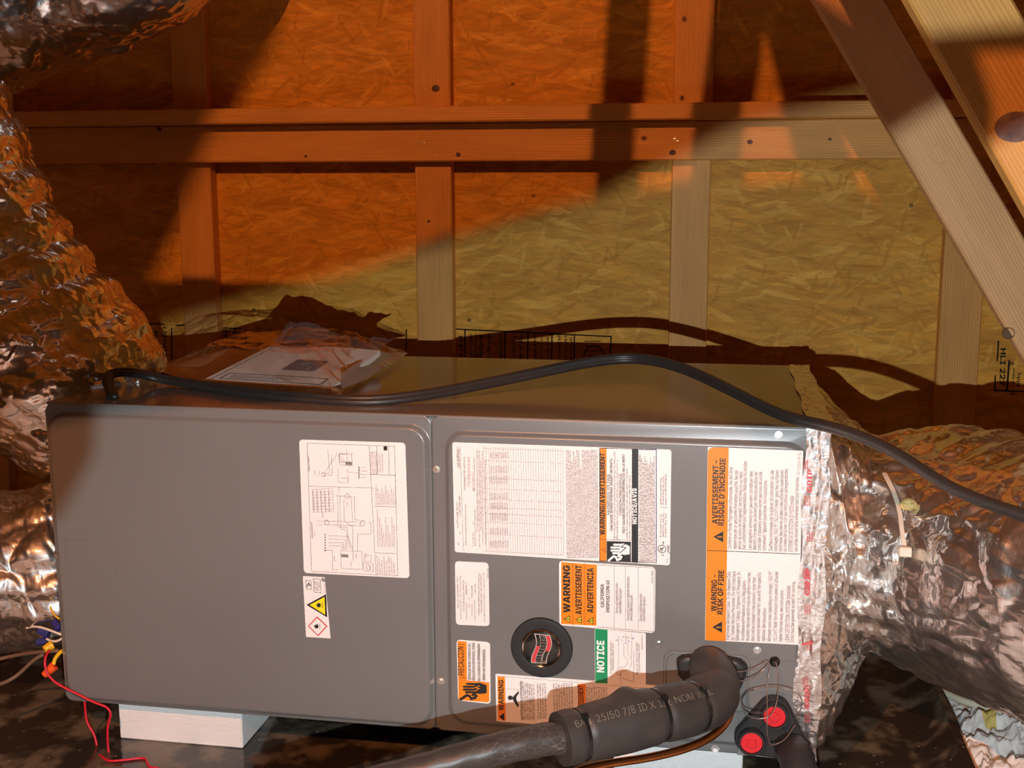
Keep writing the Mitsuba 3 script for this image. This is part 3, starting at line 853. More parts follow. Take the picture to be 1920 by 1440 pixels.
# --- proposition 65
S = Sticker('warning_sticker', [(1048, 1051), (1229, 1063), (1228, 1187), (1049, 1172)], 'white sticker with three orange warning columns right of the round badge')
o = S.ink('m_orange', 1); o.poly([Z(928, 60), Z(1218, 82), Z(1214, 580), Z(926, 565)])
b_ = S.ink('m_black', 2)
for X in (1022, 1118): b_.line([Z(X, 66), Z(X, 575)], .0005)
b_.text('WARNING', Z(1000, 476), Z(998, 84), .0112, 900); b_.text('AVERTISSEMENT', Z(1094, 490), Z(1094, 86), .0100, 800); b_.text('ADVERTENCIA', Z(1190, 476), Z(1190, 108), .0100, 800)
for X, Y in ((975, 524), (1072, 530), (1166, 541)): warn_tri(S, *Z(X, Y), 6.6, 'm_black', 'm_yellow', 3)
b_.text('CALIFORNIA', Z(1278, 432), Z(1276, 240), .0056, 700); b_.text('PROPOSITION 65', Z(1323, 472), Z(1322, 208), .0056, 700)
for X in (1360, 1452, 1556): b_.line([Z(X, 92 + (X - 1360) * .06), Z(X, 600)], .0004)
g = S.ink('m_grey_ink', 1)
for (X, a, b, s_) in ((1392, 482, 222, 'Cancer and Reproductive Harm-'), (1420, 482, 276, 'www.P65Warnings.ca.gov'), (1484, 540, 168, "Cancer et Troubles de l'appareil reproducteur-"), (1510, 540, 330, 'www.P65Warnings.ca.gov'), (1588, 546, 310, 'Cáncer y Daño Reproductivo-'), (1614, 546, 340, 'www.P65Warnings.ca.gov')):
    g.text(s_, Z(X, a), Z(X, b), .0046, 600, 40)
g.micro(Z(1676, 236), Z(1676, 130), .003, 560)
b_.line([Z(1224, 82), Z(1688, 108), Z(1686, 628), Z(1222, 590)], .0005)
S.done(BAND)
# --- notice
S = Sticker('notice_sticker', [(1115, 1178), (1211, 1187), (1211, 1289), (1116, 1282)], 'white drain trap sticker with a green notice band', r=.002)
S.ink('m_green', 1).poly([Z(1204, 604), Z(1305, 614), Z(1305, 1054), Z(1206, 1048)])
S.ink('m_white_ink', 2).text('NOTICE', Z(1280, 966), Z(1280, 700), .0125, 900)
N = lambda X, Y: (920 + X / 5.647, 1130 + Y / 5.647)
g = S.ink('m_grey_ink', 1)
g.text('DO NOT OPERATE UNIT WITHOUT', N(1284, 755), N(1284, 405), .0030, 500, 40); g.text('CONDENSATE DRAIN TRAP', N(1306, 720), N(1306, 430), .0030, 500, 40)
g.line([N(1355, 350), N(1355, 690)], .0005); g.line([N(1433, 330), N(1433, 430)], .0005); g.line([N(1492, 335), N(1492, 600)], .0005)
pipe = [(1430, 430), (1430, 545), (1462, 590), (1474, 630), (1455, 685), (1400, 705), (1362, 710), (1362, 765)]
pp = LineString([g.xz(*N(*q)) for q in pipe]).buffer(.0036, cap_style='flat')
g.shape(pp.difference(pp.buffer(-.0005)))
for k in range(26):
    f_ = k / 25; c = LineString([g.xz(*N(*q)) for q in pipe]).interpolate(f_, normalized=True)
    g.shape(Point(c.x + .0012 * math.sin(k * 2.3), c.y + .0008 * math.cos(k * 1.7)).buffer(.0003, quad_segs=2))
g.line([N(1385, 792), N(1515, 838), N(1515, 510)], .0006); g.line([N(1372, 740), N(1372, 850)], .0006)
bl = S.ink('m_blue_ink', 1)
for (X, Y, d) in ((1330, 395, 1), (1405, 362, 1), (1465, 408, -1), (1512, 376, -1)):
    bl.line([N(X - 14, Y), N(X + 14, Y)], .0004); bl.poly([N(X + 10 * d, Y - 10), N(X + 10 * d, Y + 10), N(X - 6 * d, Y)])
g.text('3"', N(1405, 408), N(1405, 385), .004, 600, 40); g.text('3"', N(1468, 378), N(1468, 352), .004, 600, 40)
g.text('MUST BE TIGHTLY SEALED', N(1560, 760), N(1556, 415), .0030, 500, 40); g.text('DRAIN CONNECTION', N(1584, 740), N(1580, 440), .0030, 500, 40); g.micro(N(1612, 490), N(1606, 340), .0022, 570)
S.done(BAND)
# --- carbon monoxide warning, half behind the pipe
S = Sticker('lower_warning_sticker', [(929, 1263), (1302, 1290), (1302, 1380), (931, 1352)], 'white sticker with orange warning band, half hidden by the insulated pipe', r=.002)
o = S.ink('m_orange', 1); o.poly([Z(406, 996), Z(466, 998), Z(474, 1356), Z(410, 1352)])
b_ = S.ink('m_black', 2); b_.text('WARNING', Z(458, 1275), Z(454, 1022), .0085, 800); b_.poly([Z(420, 1325), Z(460, 1292), Z(462, 1358)])
o.poly([Z(1062, 1054), Z(1126, 1060), Z(1130, 1420), Z(1066, 1414)]); b_.text('AVERTISSEMENT', Z(1116, 1330), Z(1108, 1066), .0095, 700)
g = S.ink('m_grey_ink', 1)
g.line([Z(478, 1096), Z(580, 1104), Z(580, 1240)], .0004)
b1_ = S.ink('m_black', 1)
c = b1_.xz(*Z(510, 1170)); b1_.shape(Point(c).buffer(.004, quad_segs=6))
b1_.poly([Z(528, 1170), Z(575, 1115), Z(580, 1130), Z(556, 1170), Z(580, 1235), Z(572, 1250), Z(530, 1185)])
b1_.poly([Z(536, 1160), Z(560, 1150), Z(560, 1195), Z(536, 1190)])
g.line([Z(490, 1200), Z(575, 1120)], .0006)
for k in range(7): g.micro(Z(606 + 17.5 * k, 1350), Z(602 + 17.5 * k, 1030 + 5 * k), .0030, 580 + k)
g.text('Carbon Monoxide (CO) Poisoning', Z(614, 1352), Z(604, 1030), .0032, 500, 40)
for k in range(4): s_ = g.micro(Z(745 + 20 * k, 1340), Z(740 + 20 * k, 1050), .0028, 590 + k)
for k in range(8): g.micro(Z(880 + 21 * k, 1340), Z(870 + 21 * k, 1048), .0028, 600 + k)
for k in range(9): g.micro(Z(1150 + 20 * k, 1340), Z(1140 + 20 * k, 1075), .0028, 610 + k)
b1_.line([Z(402, 990), Z(1730, 1100)], .0004)
S.done(BAND)
# --- risk of fire
Fp = lambda X, Y: (1310 + X / 3.69, 830 + Y / 3.69)
S = Sticker('fire_sticker', [(1327, 838), (1506, 845), (1497, 1209), (1322, 1200)], 'tall white sticker with an orange fire risk band at the right edge of the unit', r=.0015)
o = S.ink('m_orange', 1)
op = Polygon([o.xz(*Fp(*q)) for q in ((64, 32), (208, 34), (187, 1372), (46, 1366))])
o.shape(op.intersection(Polygon(rrect(o.xz(*Fp(55, 700))[0] - .0028, 9, o.xz(*Fp(100, 1372))[1], o.xz(*Fp(100, 30))[1], .011)).union(Polygon(rrect(o.xz(*Fp(110, 700))[0], 9, -1, 2, .001)))))
b_ = S.ink('m_black', 2)
b_.text('AVERTISSEMENT –', Fp(132, 562), Fp(138, 120), .0088, 800); b_.text("RISQUE D'INCENDIE", Fp(174, 576), Fp(186, 106), .0088, 800)
b_.text('WARNING -', Fp(124, 1168), Fp(128, 908), .0088, 800); b_.text('RISK OF FIRE', Fp(166, 1190), Fp(176, 880), .0088, 800)
for X, Y in ((140, 650), (132, 1275)): warn_tri(S, *Fp(X, Y), 10, 'm_black', None, 2, 'm_orange')
b_.line([Fp(56, 744), Fp(700, 770)], .0009)
g = S.ink('m_grey_ink', 1)
up = [(226, 735, 170, 'Contient un fluide frigorigène inflammable. Ne doit être'), (262, 738, 190, "réparé que par un personnel d'entretien qualifié. Ne pas"), (294, 738, 200, 'percer le tuyau de réfrigérant. Ne doit être mis au rebut'), (324, 740, 122, 'que conformément aux réglementations fédérales ou locales.'), (366, 742, 196, 'Les appareils annexes qui peuvent constituer des'), (398, 742, 200, "départs d'incendie ne doivent pas être placés dans les"), (430, 745, 200, "conduites d'appareils annexes autres que ceux de la liste"), (464, 748, 262, "concernant l'appareil spécifique. Voir instructions"),
      (510, 750, 190, "Surface minimale de la pièce (d'utilisation ou de"), (544, 752, 190, 'stockage), 562 ft² (52.2 m²) Note : pour les surfaces'), (578, 752, 188, 'minimales des pièces situées à des altitudes supérieures'), (608, 754, 178, 'au niveau de la mer, voir les instructions correspondantes.'), (650, 756, 362, 'SYSTÈME DE DÉTECTION DE FUITE installé.'), (684, 757, 236, 'Les unités doivent être alimentées sauf pour le service.')]
lo = [(212, 1366, 890, 'Flammable Refrigerant Used. To Be Repaired Only'), (246, 1368, 890, 'by Trained Service Personnel. Do Not Puncture'), (280, 1370, 893, 'Refrigerant Tubing. Dispose Of Properly In'), (316, 1370, 950, 'Accordance with Federal or Local Regulations.'), (350, 1372, 896, 'Auxiliary devices which may be ignition sources'), (386, 1374, 930, 'shall not be installed in the ductwork, other than'), (422, 1374, 896, 'auxiliary devices listed for use with the specific'), (458, 1376, 1140, 'appliance. See instructions.'),
      (500, 1376, 890, 'Minimum room area (operating or storage), 562 ft²'), (540, 1376, 890, '(52.2 m²) Note: for minimum room areas at altitudes'), (578, 1378, 1015, 'higher than sea level, see instructions.'), (626, 1380, 985, 'LEAK DETECTION SYSTEM installed.'), (658, 1382, 958, 'Units must be powered except for service.')]
for X, a, b, s_ in up + lo:
    big = 'SYST' in s_ or 'LEAK' in s_
    g.text(s_, Fp(X, a), Fp(X + 10, b), .0066 if big else .0058, 520, 48)
g.text('92-22204-99-04', Fp(700, 222), Fp(712, 66), .0050, 400, 48)
S.done(BAND)
# --- round badge
bc = atY(1016, 1213, YT)
key = AH + '__badge'
add(key, lathe([(.0505, -.001), (.0505, .004), (.0495, .0062), (.047, .007), (.034, .007), (.0325, .0062), (.031, .004), (0, .004)], bc, (0, -1, 0), 72), 'm_badge', smooth=35); label(key, 'black plastic round badge')
add(key + '__chrome_ring', lathe([(.0325, .003), (.0322, .0075), (.0308, .0088), (.029, .0078), (.0282, .005), (.0282, .003)], bc, (0, -1, 0), 64), 'm_chrome', smooth=40)
add(key + '__gloss_face', lathe([(.0286, .003), (.0286, .0052), (.018, .0062), (0, .0066)], bc, (0, -1, 0), 64), 'm_badge_gloss', smooth=True)


def bd(a, b): return bc[0] + a, bc[2] + b


yb = bc[1] - .0066
Pb = Print(yb, 0)


def badge_poly(shape, th, mat, nm):
    ms = []
    for g_ in getattr(shape, 'geoms', [shape]):
        m_ = trimesh.creation.extrude_polygon(g_, th, engine='earcut')
        m_.apply_transform(trimesh.transformations.rotation_matrix(math.pi / 2, [1, 0, 0])); m_.apply_translation([0, yb + .0002, 0]); ms.append(m_)
    add(key + '__' + nm, cat(ms), mat)


tt = np.linspace(-1, 1, 24)
wave = lambda off, t: (off + .0042 * np.sin(t * 2.4 + .5))
leftc, rightc = [(wave(-.0115, t), .0245 * t) for t in tt], [(wave(.0125, t), .0235 * t) for t in tt]
outer = Polygon([bd(*q) for q in leftc + rightc[::-1]]).buffer(.001)
inner = outer.buffer(-.0016)
badge_poly(outer.difference(inner), .0016, 'm_chrome', 'emblem_frame')
mid = Polygon([bd(wave(-.0042, t), .0245 * t) for t in tt] + [bd(wave(.0050, t), .0235 * t) for t in tt][::-1])
redz = inner.difference(mid.buffer(.001))
badge_poly(redz.intersection(sbox(bc[0] - .03, bc[2] - .03, bc[0] - .001, bc[2] + .004)), .0008, 'm_badge_red', 'emblem_red')
badge_poly(redz.intersection(sbox(bc[0] + .001, bc[2] - .004, bc[0] + .03, bc[2] + .03)), .0008, 'm_badge_red', 'emblem_red')
badge_poly(mid.buffer(.001).difference(mid).intersection(inner), .0015, 'm_chrome', 'emblem_rim')
v, f, ln = text2d('RUUD', 900, 72)
vv = np.c_[v[:, 1] * .0086 - .0040, (v[:, 0] / ln - .5) * .042]
vv[:, 0] += .0042 * np.sin(vv[:, 1] / .0245 * 2.4 + .5)
vv[:, 0] = -vv[:, 0] + 2 * .0042 * np.sin(vv[:, 1] / .0245 * 2.4 + .5)
lets = shapely.union_all([Polygon(vv[t]) for t in f if Polygon(vv[t]).area > 0]).buffer(.00005)
lets = affinity.translate(lets, bc[0], bc[2])
badge_poly(mid, .0006, 'm_badge_gloss', 'emblem_plate')
labels[key + '__letter_outline'] = {'kind': 'stuff'}
badge_poly(lets.buffer(.0007), .0012, 'm_chrome', 'letter_outline')
labels[key + '__lettering'] = {'kind': 'stuff'}
badge_poly(lets, .0020, 'm_black', 'lettering')

# small scratches and scuffs on the doors are left to the paint
# knockout lines on the left door
Pk = Print(YT, .0003)
Pk.line([(124, 1050), (123, 1012), (168, 1013)], .0006)
add(AH + '__knockout_outline', Pk.mesh(), 'm_grey_ink')
Pk2 = Print(YT, .0003); Pk2.line([(218, 1090), (218, 1019), (262, 1020)], .0003)
add(AH + '__knockout_outline', Pk2.mesh(), 'm_grey_ink')

# ------------------------------------------------------------------ pan, foam blocks
zp = -.08
xr, xl, yf, yb_ = 1.50, -.75, -.24, .80
prof = []
add('drain_pan', rings([loop3(np.array([(0, 0)]), 0)], cap=False) if False else box(xl, xr, yf, yb_, zp - .006, zp, .002), 'm_pan')
label('drain_pan', 'black plastic drain pan with dust and debris under the air handler', 'drain pan')


def wall_strip(path, z0, z1, lean, th=.004, n=60):
    p = spline(path, n); t = np.gradient(p, axis=0); t /= np.linalg.norm(t, axis=1, keepdims=True)
    nrm = np.c_[t[:, 1], -t[:, 0]]
    loops = []
    for o_, z in ((0, z0), (lean, z1), (lean + .012, z1 + .002), (lean + .012, z1 - .006), (lean + th, z1 - .006), (th, z0)):
        loops.append(np.c_[p + nrm * o_, np.full(n, z)])
    P_ = np.stack(loops + [loops[0]], 1)
    return grid_mesh(P_)


rim = wall_strip([(xl + .1, .8), (.5, .8), (1.38, .80), (1.475, .765), (1.497, .68), (1.50, .5), (1.50, .3), (1.50, .1), (1.50, -.1), (1.50, -.24)], zp - .004, zp + .048, -.052)
if True:
    P_ = np.asarray(rim.vertices)
add('drain_pan__rim', rim, 'm_pan', smooth=30)
for i, (x0, x1) in enumerate(((atY(223, 1350, .03)[0], atY(453, 1350, .03)[0]), (atY(1150, 1420, .03)[0], atY(1393, 1420, .03)[0]))):
    k = add('foam_block', box(x0, x1, .03, .50, zp + .0004, -.0004, .002), 'm_foam')
    label(k, ('white foam block under the left end of the air handler', 'white foam block under the right end of the air handler, below the copper pipe')[i], 'foam block')

# ------------------------------------------------------------------ supply side on the right
def square_to_round(x0, x1, yc, zc, hy, hz, r, c1, n=60, k=220):
    P_ = []
    for t in np.linspace(0, 1, n):
        e = t * t * (3 - 2 * t)
        ph = np.arange(k) / k * 2 * np.pi
        cs, sn = np.cos(ph), np.sin(ph)
        sq = 1 / np.maximum(np.abs(cs), np.abs(sn))
        y = (yc + cs * sq * hy) * (1 - e) + (c1[0] + r * cs) * e
        z = (zc + sn * sq * hz) * (1 - e) + (c1[1] + r * sn) * e
        P_.append(np.c_[np.full(k, x0 + (x1 - x0) * t), y, z])
    P_ = np.array(P_); P_ = np.concatenate([P_, P_[:, :1]], 1)
    return grid_mesh(P_)


label('supply_plenum', 'crumpled foil-wrapped duct boot taped to the right end of the air handler', 'duct boot')
sp_ = square_to_round(L + .001, 1.418, D / 2, H / 2 - .003, D / 2 - .012, H / 2 - .006, .185, (.30, .275), 90, 420)
sp_ = crumple(crumple(sp_, .013, .048, 3, (1, 1, 1.6), .002), .0034, .018, 4)
if sp_.vertices[sp_.faces[0]].mean(0)[1] > 0 and False: pass
add('supply_plenum', sp_, 'm_foil', smooth=24)

# tape round the joint
P_ = []
xa, xb = atY(1502, 1000, -.008)[0], L + .012
zz = np.linspace(.004, H + .003, 150)
xx = np.linspace(xa, xb, 14)
G = np.array([[(x + .0025 * math.sin(z * 40 + x * 90), -.0095 - .002 * (x > L - .004), z) for x in xx] for z in zz])
yy = np.linspace(-.0095, D, 120)
G2 = np.array([[(x + .002 * math.sin(y * 33), y, H + .0035) for x in xx + .006] for y in yy])
label('foil_tape', 'wrinkled silver foil tape with red print sealing the right edge of the air handler', 'tape')
add('foil_tape', crumple(cat([grid_mesh(G), grid_mesh(G2)]), .0030, .012, 5, (1, 1, 2.4)), 'm_foil_tape', smooth=20)
Pt = Print(-.0135, 0)
Pt.text('GRIP', (1519, 1118), (1520, 1066), .0085, 800); Pt.text('GRIP', (1517, 1330), (1518, 1290), .0075, 800); Pt.text('GRIP', (1522, 925), (1523, 880), .0075, 800)
for k in range(8):
    v0 = 862 + k * 68
    for j in range(3): Pt.micro((1507 + (k % 3) * 4 + 4 * j, v0 + 18), (1507 + (k % 3) * 4 + 4 * j, v0), .0022, 700 + 7 * k + j)
Pt.line([(1505, 1209), (1523, 1205)], .003)
labels[add('foil_tape__red_print', Pt.mesh(), 'm_red_ink')] = {'kind': 'stuff'}

# big flexible duct to the right
path = [(1.412, .30, .275), (1.47, .255, .285), (1.56, .13, .298), (1.68, -.03, .305), (1.82, -.14, .30), (2.0, -.20, .28)]


def flexr(s, ph):
    gather = np.exp(-s / .10)
    base = .80 + .20 * np.minimum(1, s / .15) ** .7
    pleat = gather * .085 * np.sin(17 * ph + 3 * np.sin(2 * ph) + 2 * np.sin(5 * ph + s * 9)) + gather * .04 * np.sin(29 * ph + 9 * s + 1.3)
    soft = .010 * np.sin(s * 95 + 1.2 * np.sin(3 * ph)) * np.minimum(1, s / .2) + .018 * np.sin(2 * ph + s * 7) + .012 * np.sin(3 * ph - s * 11 + 1)
    return base + pleat + soft


fx = tube(path, .212, 520, 330, rfun=flexr, caps=False)
fx = crumple(crumple(fx, .0080, .055, 11, (1.6, 1.6, 1), .002), .0026, .022, 12, (1.6, 1.6, 1))
add('flex_duct', fx, 'm_foil_scrim', smooth=True); label('flex_duct', 'large silver flexible duct running off to the right from the air handler', 'duct')
# gathering tie of the duct
tp = []
for a in np.linspace(0, 2 * np.pi, 60): tp.append((1.421 + .004 * math.sin(5 * a), .30 + .178 * math.cos(a), .275 + .178 * math.sin(a)))
def surf(u, v, meshes, lift=.004, rad=7):
    V_ = np.vstack([np.asarray(m_.vertices) for m_ in meshes]); q = (V_ - CAM) @ ROT.T
    du, dv = 960 + FPX * q[:, 0] / q[:, 2] - u, 720 + FPX * q[:, 1] / q[:, 2] - v
    near = (du * du + dv * dv) < rad * rad
    dpt = q[near, 2].min()
    d_ = ray(u, v)
    return CAM + d_ * (dpt - lift)


FS = [sp_, fx]
wt = [surf(u, v, FS, .006, 12) for u, v in ((1658, 887), (1672, 915), (1684, 948), (1690, 985), (1697, 1030))]
label('white_cable_tie', 'white plastic cable tie cinching the silver duct, tail and head sticking out', 'cable tie')
add('white_cable_tie__strap', tube(wt, .0032, 8, 40, prof=np.array([(-1, -.35), (1, -.35), (1, .35), (-1, .35)])), 'm_tie_white', smooth=30)
hd = surf(1697, 1033, FS, .010, 12)
add('white_cable_tie__head', box(hd[0] - .009, hd[0] + .009, hd[1] - .006, hd[1] + .004, hd[2] - .008, hd[2] + .007, .0015), 'm_tie_white')
yl = surf(1703, 946, FS, .003, 12)
lump = trimesh.creation.icosphere(4, .011); lump.vertices *= [1.1, .6, .85]; lump.apply_translation(yl)
plain('m_sealant', (.55, .42, .16), .5, .3)
add('foam_sealant', crumple(lump, .003, .008, 4), 'm_sealant', smooth=True); label('foam_sealant', 'small yellowish lump of sealant beside the white cable tie on the foil', 'sealant')

# ------------------------------------------------------------------ return side on the left
label('return_duct', 'silver flexible duct rising to the upper left from the left end of the air handler', 'duct')
path = [(-.006, .265, .425), (-.05, .265, .465), (-.13, .268, .54), (-.24, .28, .66), (-.34, .30, .84), (-.42, .32, 1.04)]


def retr(s, ph):
    g_ = np.exp(-s / .12)
    return 1.0 + .03 * np.sin(s * 62 + 1.5 * np.sin(ph * 2)) * np.minimum(1, s / .12) + g_ * .025 * np.sin(15 * ph + 3 * np.sin(3 * ph)) + .02 * np.sin(3 * ph + 9 * s)


rd = tube(path, [.112, .158, .174, .182, .185, .186, .186, .185, .184, .182, .18, .178, .175, .172, .17, .168, .165], 380, 330, rfun=retr, caps=True)
add('return_duct', crumple(crumple(rd, .015, .07, 21, (1.5, 1.5, 1), .002), .0042, .022, 22, (1.5, 1, 1)), 'm_foil', smooth=26)
label('return_boot', 'crumpled foil boot bulging at the lower left end of the air handler', 'duct boot')
path = [(-.018, .21, .185), (-.05, .19, .185), (-.11, .16, .185), (-.20, .12, .185), (-.36, 0.05, .18)]
bt = tube(path, [.15, .155, .148, .142, .142], 260, 160, rfun=lambda s, ph: 1 + .06 * np.exp(-s / .1) * np.sin(13 * ph + 2 * np.sin(3 * ph)) + .02 * np.sin(s * 70), caps=False)
add('return_boot', crumple(crumple(bt, .015, .07, 31, (1, 1, 1.6), .002), .004, .022, 32, (1, 1, 1.6)), 'm_foil', smooth=30)
# upper left duct
label('overhead_duct', 'silver insulated flexible duct crossing the upper left corner', 'duct')
lowe = [atY(u, v, .70) for u, v in ((-420, 330), (-200, 262), (-60, 205), (60, 150), (200, 92), (300, 58))]
path = [q + np.array([-.055, 0, .150]) for q in lowe] + [np.array([-.035, .69, 1.475]), np.array([-.012, .68, 1.62]), np.array([-.01, .66, 1.9])]
od = tube(path, .16, 300, 300, rfun=lambda s, ph: 1 + .012 * np.sin(s * 55 + ph) + .03 * np.sin(2 * ph + 6 * s) + .015 * np.sin(5 * ph + s * 9), caps=False)
add('overhead_duct', crumple(crumple(od, .012, .065, 41, (1.0, 1.0, 1.5), .002), .004, .022, 42, (1, 1, 1.5)), 'm_foil', smooth=30)

# ------------------------------------------------------------------ black cable over the top
pts = [atZ(208, 742, H + .008), atZ(206, 728, H + .012), atZ(213, 700, H + .030), atZ(238, 698, H + .030), atZ(285, 706, H + .018), atZ(360, 720, H + .0095), atZ(480, 737, H + .009), atZ(600, 748, H + .009), atZ(690, 751, H + .009), atY(790, 741, .105), atY(900, 721, .17), atY(1040, 692, .25), atY(1120, 677, .285), atY(1180, 672, .30), atY(1240, 679, .27), atY(1310, 703, .20), atY(1400, 747, .09), atY(1470, 779, .02), atY(1540, 797, -.05), atY(1600, 814, -.12), atY(1680, 850, -.20), atY(1780, 912, -.30), atY(1920, 966, -.42), atY(2050, 1015, -.52)]
ph = np.linspace(0, 2 * np.pi, 28, endpoint=False)
ov = np.c_[1.0 * np.cos(ph), .72 * np.sin(ph)]
ov[:, 1] *= 1 - .35 * np.exp(-(ov[:, 0] / .22) ** 2)
add('black_cable', tube(pts, .0098, prof=ov, n=340, twist=2.2), 'm_cable', smooth=True)
label('black_cable', 'black flat electric cable lying across the top of the air handler', 'cable')

# ------------------------------------------------------------------ manual in its bag
label('manual', 'white instruction booklet lying on top of the air handler', 'booklet')
c4 = [atZ(378, 713, H + .0135), atZ(620, 729, H + .010), atZ(713, 657, H + .040), atZ(505, 650, H + .045)]
c4 = np.array(c4)
top_ = np.array([[c4[0] * (1 - a) * (1 - b) + c4[1] * a * (1 - b) + c4[2] * a * b + c4[3] * (1 - a) * b + np.array([0, 0, .004 * math.sin(math.pi * a) * b]) for a in np.linspace(0, 1, 16)] for b in np.linspace(0, 1, 16)])
th = .011
vt = top_.reshape(-1, 3); vb = vt - [0, 0, th]
gt = grid_mesh(top_)
fT = np.asarray(gt.faces); n0 = len(vt)
if trimesh.Trimesh(vt, fT, process=False).face_normals[0][2] < 0: fT = fT[:, ::-1]
side = []
rimi = list(range(0, 16)) + [16 * k + 15 for k in range(1, 16)] + [240 + k for k in range(14, -1, -1)] + [16 * k for k in range(14, 0, -1)]
for a, b in zip(rimi, rimi[1:] + rimi[:1]): side += [(a, a + n0, b + n0), (a, b + n0, b)]
add('manual__pages', tm(np.vstack([vt, vb]), np.vstack([fT, fT[:, ::-1] + n0, side])), 'm_paper', smooth=25)


def on_manual(a, b, h=.0006):
    return c4[0] * (1 - a) * (1 - b) + c4[1] * a * (1 - b) + c4[2] * a * b + c4[3] * (1 - a) * b + np.array([0, 0, .004 * math.sin(math.pi * a) * b + h])


def mquad(a0, b0, a1, b1):
    P_ = np.array([[on_manual(a0 + (a1 - a0) * i / 4, b0 + (b1 - b0) * j / 4) for i in range(5)] for j in range(5)])
    return grid_mesh(P_)


pr = [mquad(.10, .06, .90, .075), mquad(.10, .20, .90, .215), mquad(.10, .06, .115, .21), mquad(.885, .06, .9, .21), mquad(.05, .02, .06, .97), mquad(.45, .35, .72, .62)]
for k in range(4): pr.append(mquad(.15, .10 + .022 * k, .55 + .08 * (k % 3), .107 + .022 * k))
add('manual__cover_print', cat(pr), 'm_soft_ink')
label('plastic_bag', 'clear crinkled plastic bag around the instruction booklet', 'plastic bag')
outl = [atZ(300, 693, H + .004), atZ(628, 745, H + .004), atZ(765, 662, H + .012), atZ(420, 655, H + .010)]


def bagp(a, b):
    base = outl[0] * (1 - a) * (1 - b) + outl[1] * a * (1 - b) + outl[2] * a * b + outl[3] * (1 - a) * b
    e = min(a, 1 - a, b, 1 - b)
    base = base + np.array([0, 0, .050 * min(1, e * 5)])
    lift = .030 * math.exp(-((a - .62) / .16) ** 2) * max(0, (b - .55) / .45) ** 1.3 + .02 * math.exp(-((a - .45) / .1) ** 2) * max(0, (b - .7) / .3)
    return base + np.array([0, 0, lift])


BP = np.array([[bagp(a, b) for a in np.linspace(0, 1, 60)] for b in np.linspace(0, 1, 60)])
bg = grid_mesh(BP)
add('plastic_bag__sheet', crumple(bg, .012, .045, 51, (1, 1, 1), .003), 'm_bag', smooth=25)
cr = [atZ(515, 652, H + .045), atZ(718, 655, H + .040)]
CP = np.array([[cr[0] * (1 - a) + cr[1] * a + np.array([.02 * (b - .3), .05 * b - .01, (.034 * math.exp(-((a - .12) / .28) ** 2) + .018) * b]) for a in np.linspace(0, 1, 40)] for b in np.linspace(0, 1, 16)])
scene['m_bag_crinkle'] = {'type': 'principledthin', 'base_color': {'type': 'rgb', 'value': (.80, .74, .68)}, 'roughness': .12, 'spec_trans': .95, 'eta': 1.4}
add('plastic_bag__crinkle', crumple(grid_mesh(CP), .014, .035, 53), 'm_bag_crinkle', smooth=20)
fp = [atZ(640, 700, H + .03), atZ(700, 660, H + .035), atZ(765, 662, H + .006), atZ(640, 742, H + .006)]
FP = np.array([[fp[0] * (1 - a) * (1 - b) + fp[1] * a * (1 - b) + fp[2] * a * b + fp[3] * (1 - a) * b for a in np.linspace(0, 1, 14)] for b in np.linspace(0, 1, 14)])
bs('m_bag_fold', {'type': 'principledthin', 'base_color': {'type': 'rgb', 'value': (.75, .66, .56)}, 'roughness': .3, 'spec_trans': .55, 'diff_trans': .6, 'eta': 1.4}, two=False)
add('plastic_bag__fold', crumple(grid_mesh(FP), .003, .03, 52), 'm_bag_fold', smooth=30)
kp = [atZ(278, 694, H + .004), atZ(400, 722, H + .004), atZ(520, 652, H + .010), atZ(412, 657, H + .012)]
KP = np.array([[kp[0] * (1 - a) * (1 - b) + kp[1] * a * (1 - b) + kp[2] * a * b + kp[3] * (1 - a) * b + np.array([0, 0, .003 * math.sin(9 * a)]) for a in np.linspace(0, 1, 20)] for b in np.linspace(0, 1, 20)])
kb = KP.copy(); kb[..., 2] -= .0025
add('paper_envelope', cat([grid_mesh(KP), grid_mesh(kb)]), 'm_kraft', smooth=True); label('paper_envelope', 'brown paper sleeve under the left side of the booklet', 'envelope')

# ------------------------------------------------------------------ refrigerant pipes
label('suction_pipe', 'black foam-insulated refrigerant pipe with cable ties in front of the air handler', 'pipe')
pin = [np.array([-.25, -.95, -.075]), np.array([.2, -.62, -.05]), atY(560, 1500, -.40), atY(700, 1466, -.36), atY(860, 1424, -.32), atY(960, 1398, -.29), atY(1075, 1382, -.25)]
ir = tube(pin, [.0205, .0205, .0205, .0205, .0205, .0215, .0235], 72, 220, rfun=lambda s, ph: 1 + .02 * np.sin(7 * s * 20 + 3 * ph) + .01 * np.sin(5 * ph))
add('suction_pipe__old_sleeve', ir, 'm_pipe_old', smooth=True); label('suction_pipe__old_sleeve', 'thinner cracked grey sleeve')
pou = [atY(1050, 1386, -.262), atY(1110, 1371, -.235), atY(1180, 1354, -.205), atY(1260, 1335, -.165), atY(1312, 1320, -.125), atY(1340, 1298, -.095), atY(1338, 1268, -.06), atY(1330, 1252, -.02)]


BUMP = [0.0]


def sleeve(s, ph):
    k = 1 + .012 * np.sin(3 * ph + s * 30)
    for s0 in (.032, .155, .222): k = k - .085 * np.exp(-((s - s0) / .007) ** 2)
    k = k + .22 * np.exp(-((s - .108) / .016) ** 2) * np.exp(-((np.mod(ph - BUMP[0] + np.pi, 2 * np.pi) - np.pi) / .55) ** 2)
    k = k + .03 * np.exp(-((s - .26) / .02) ** 2) - .05 * np.exp(-((s - .285) / .006) ** 2)
    return k


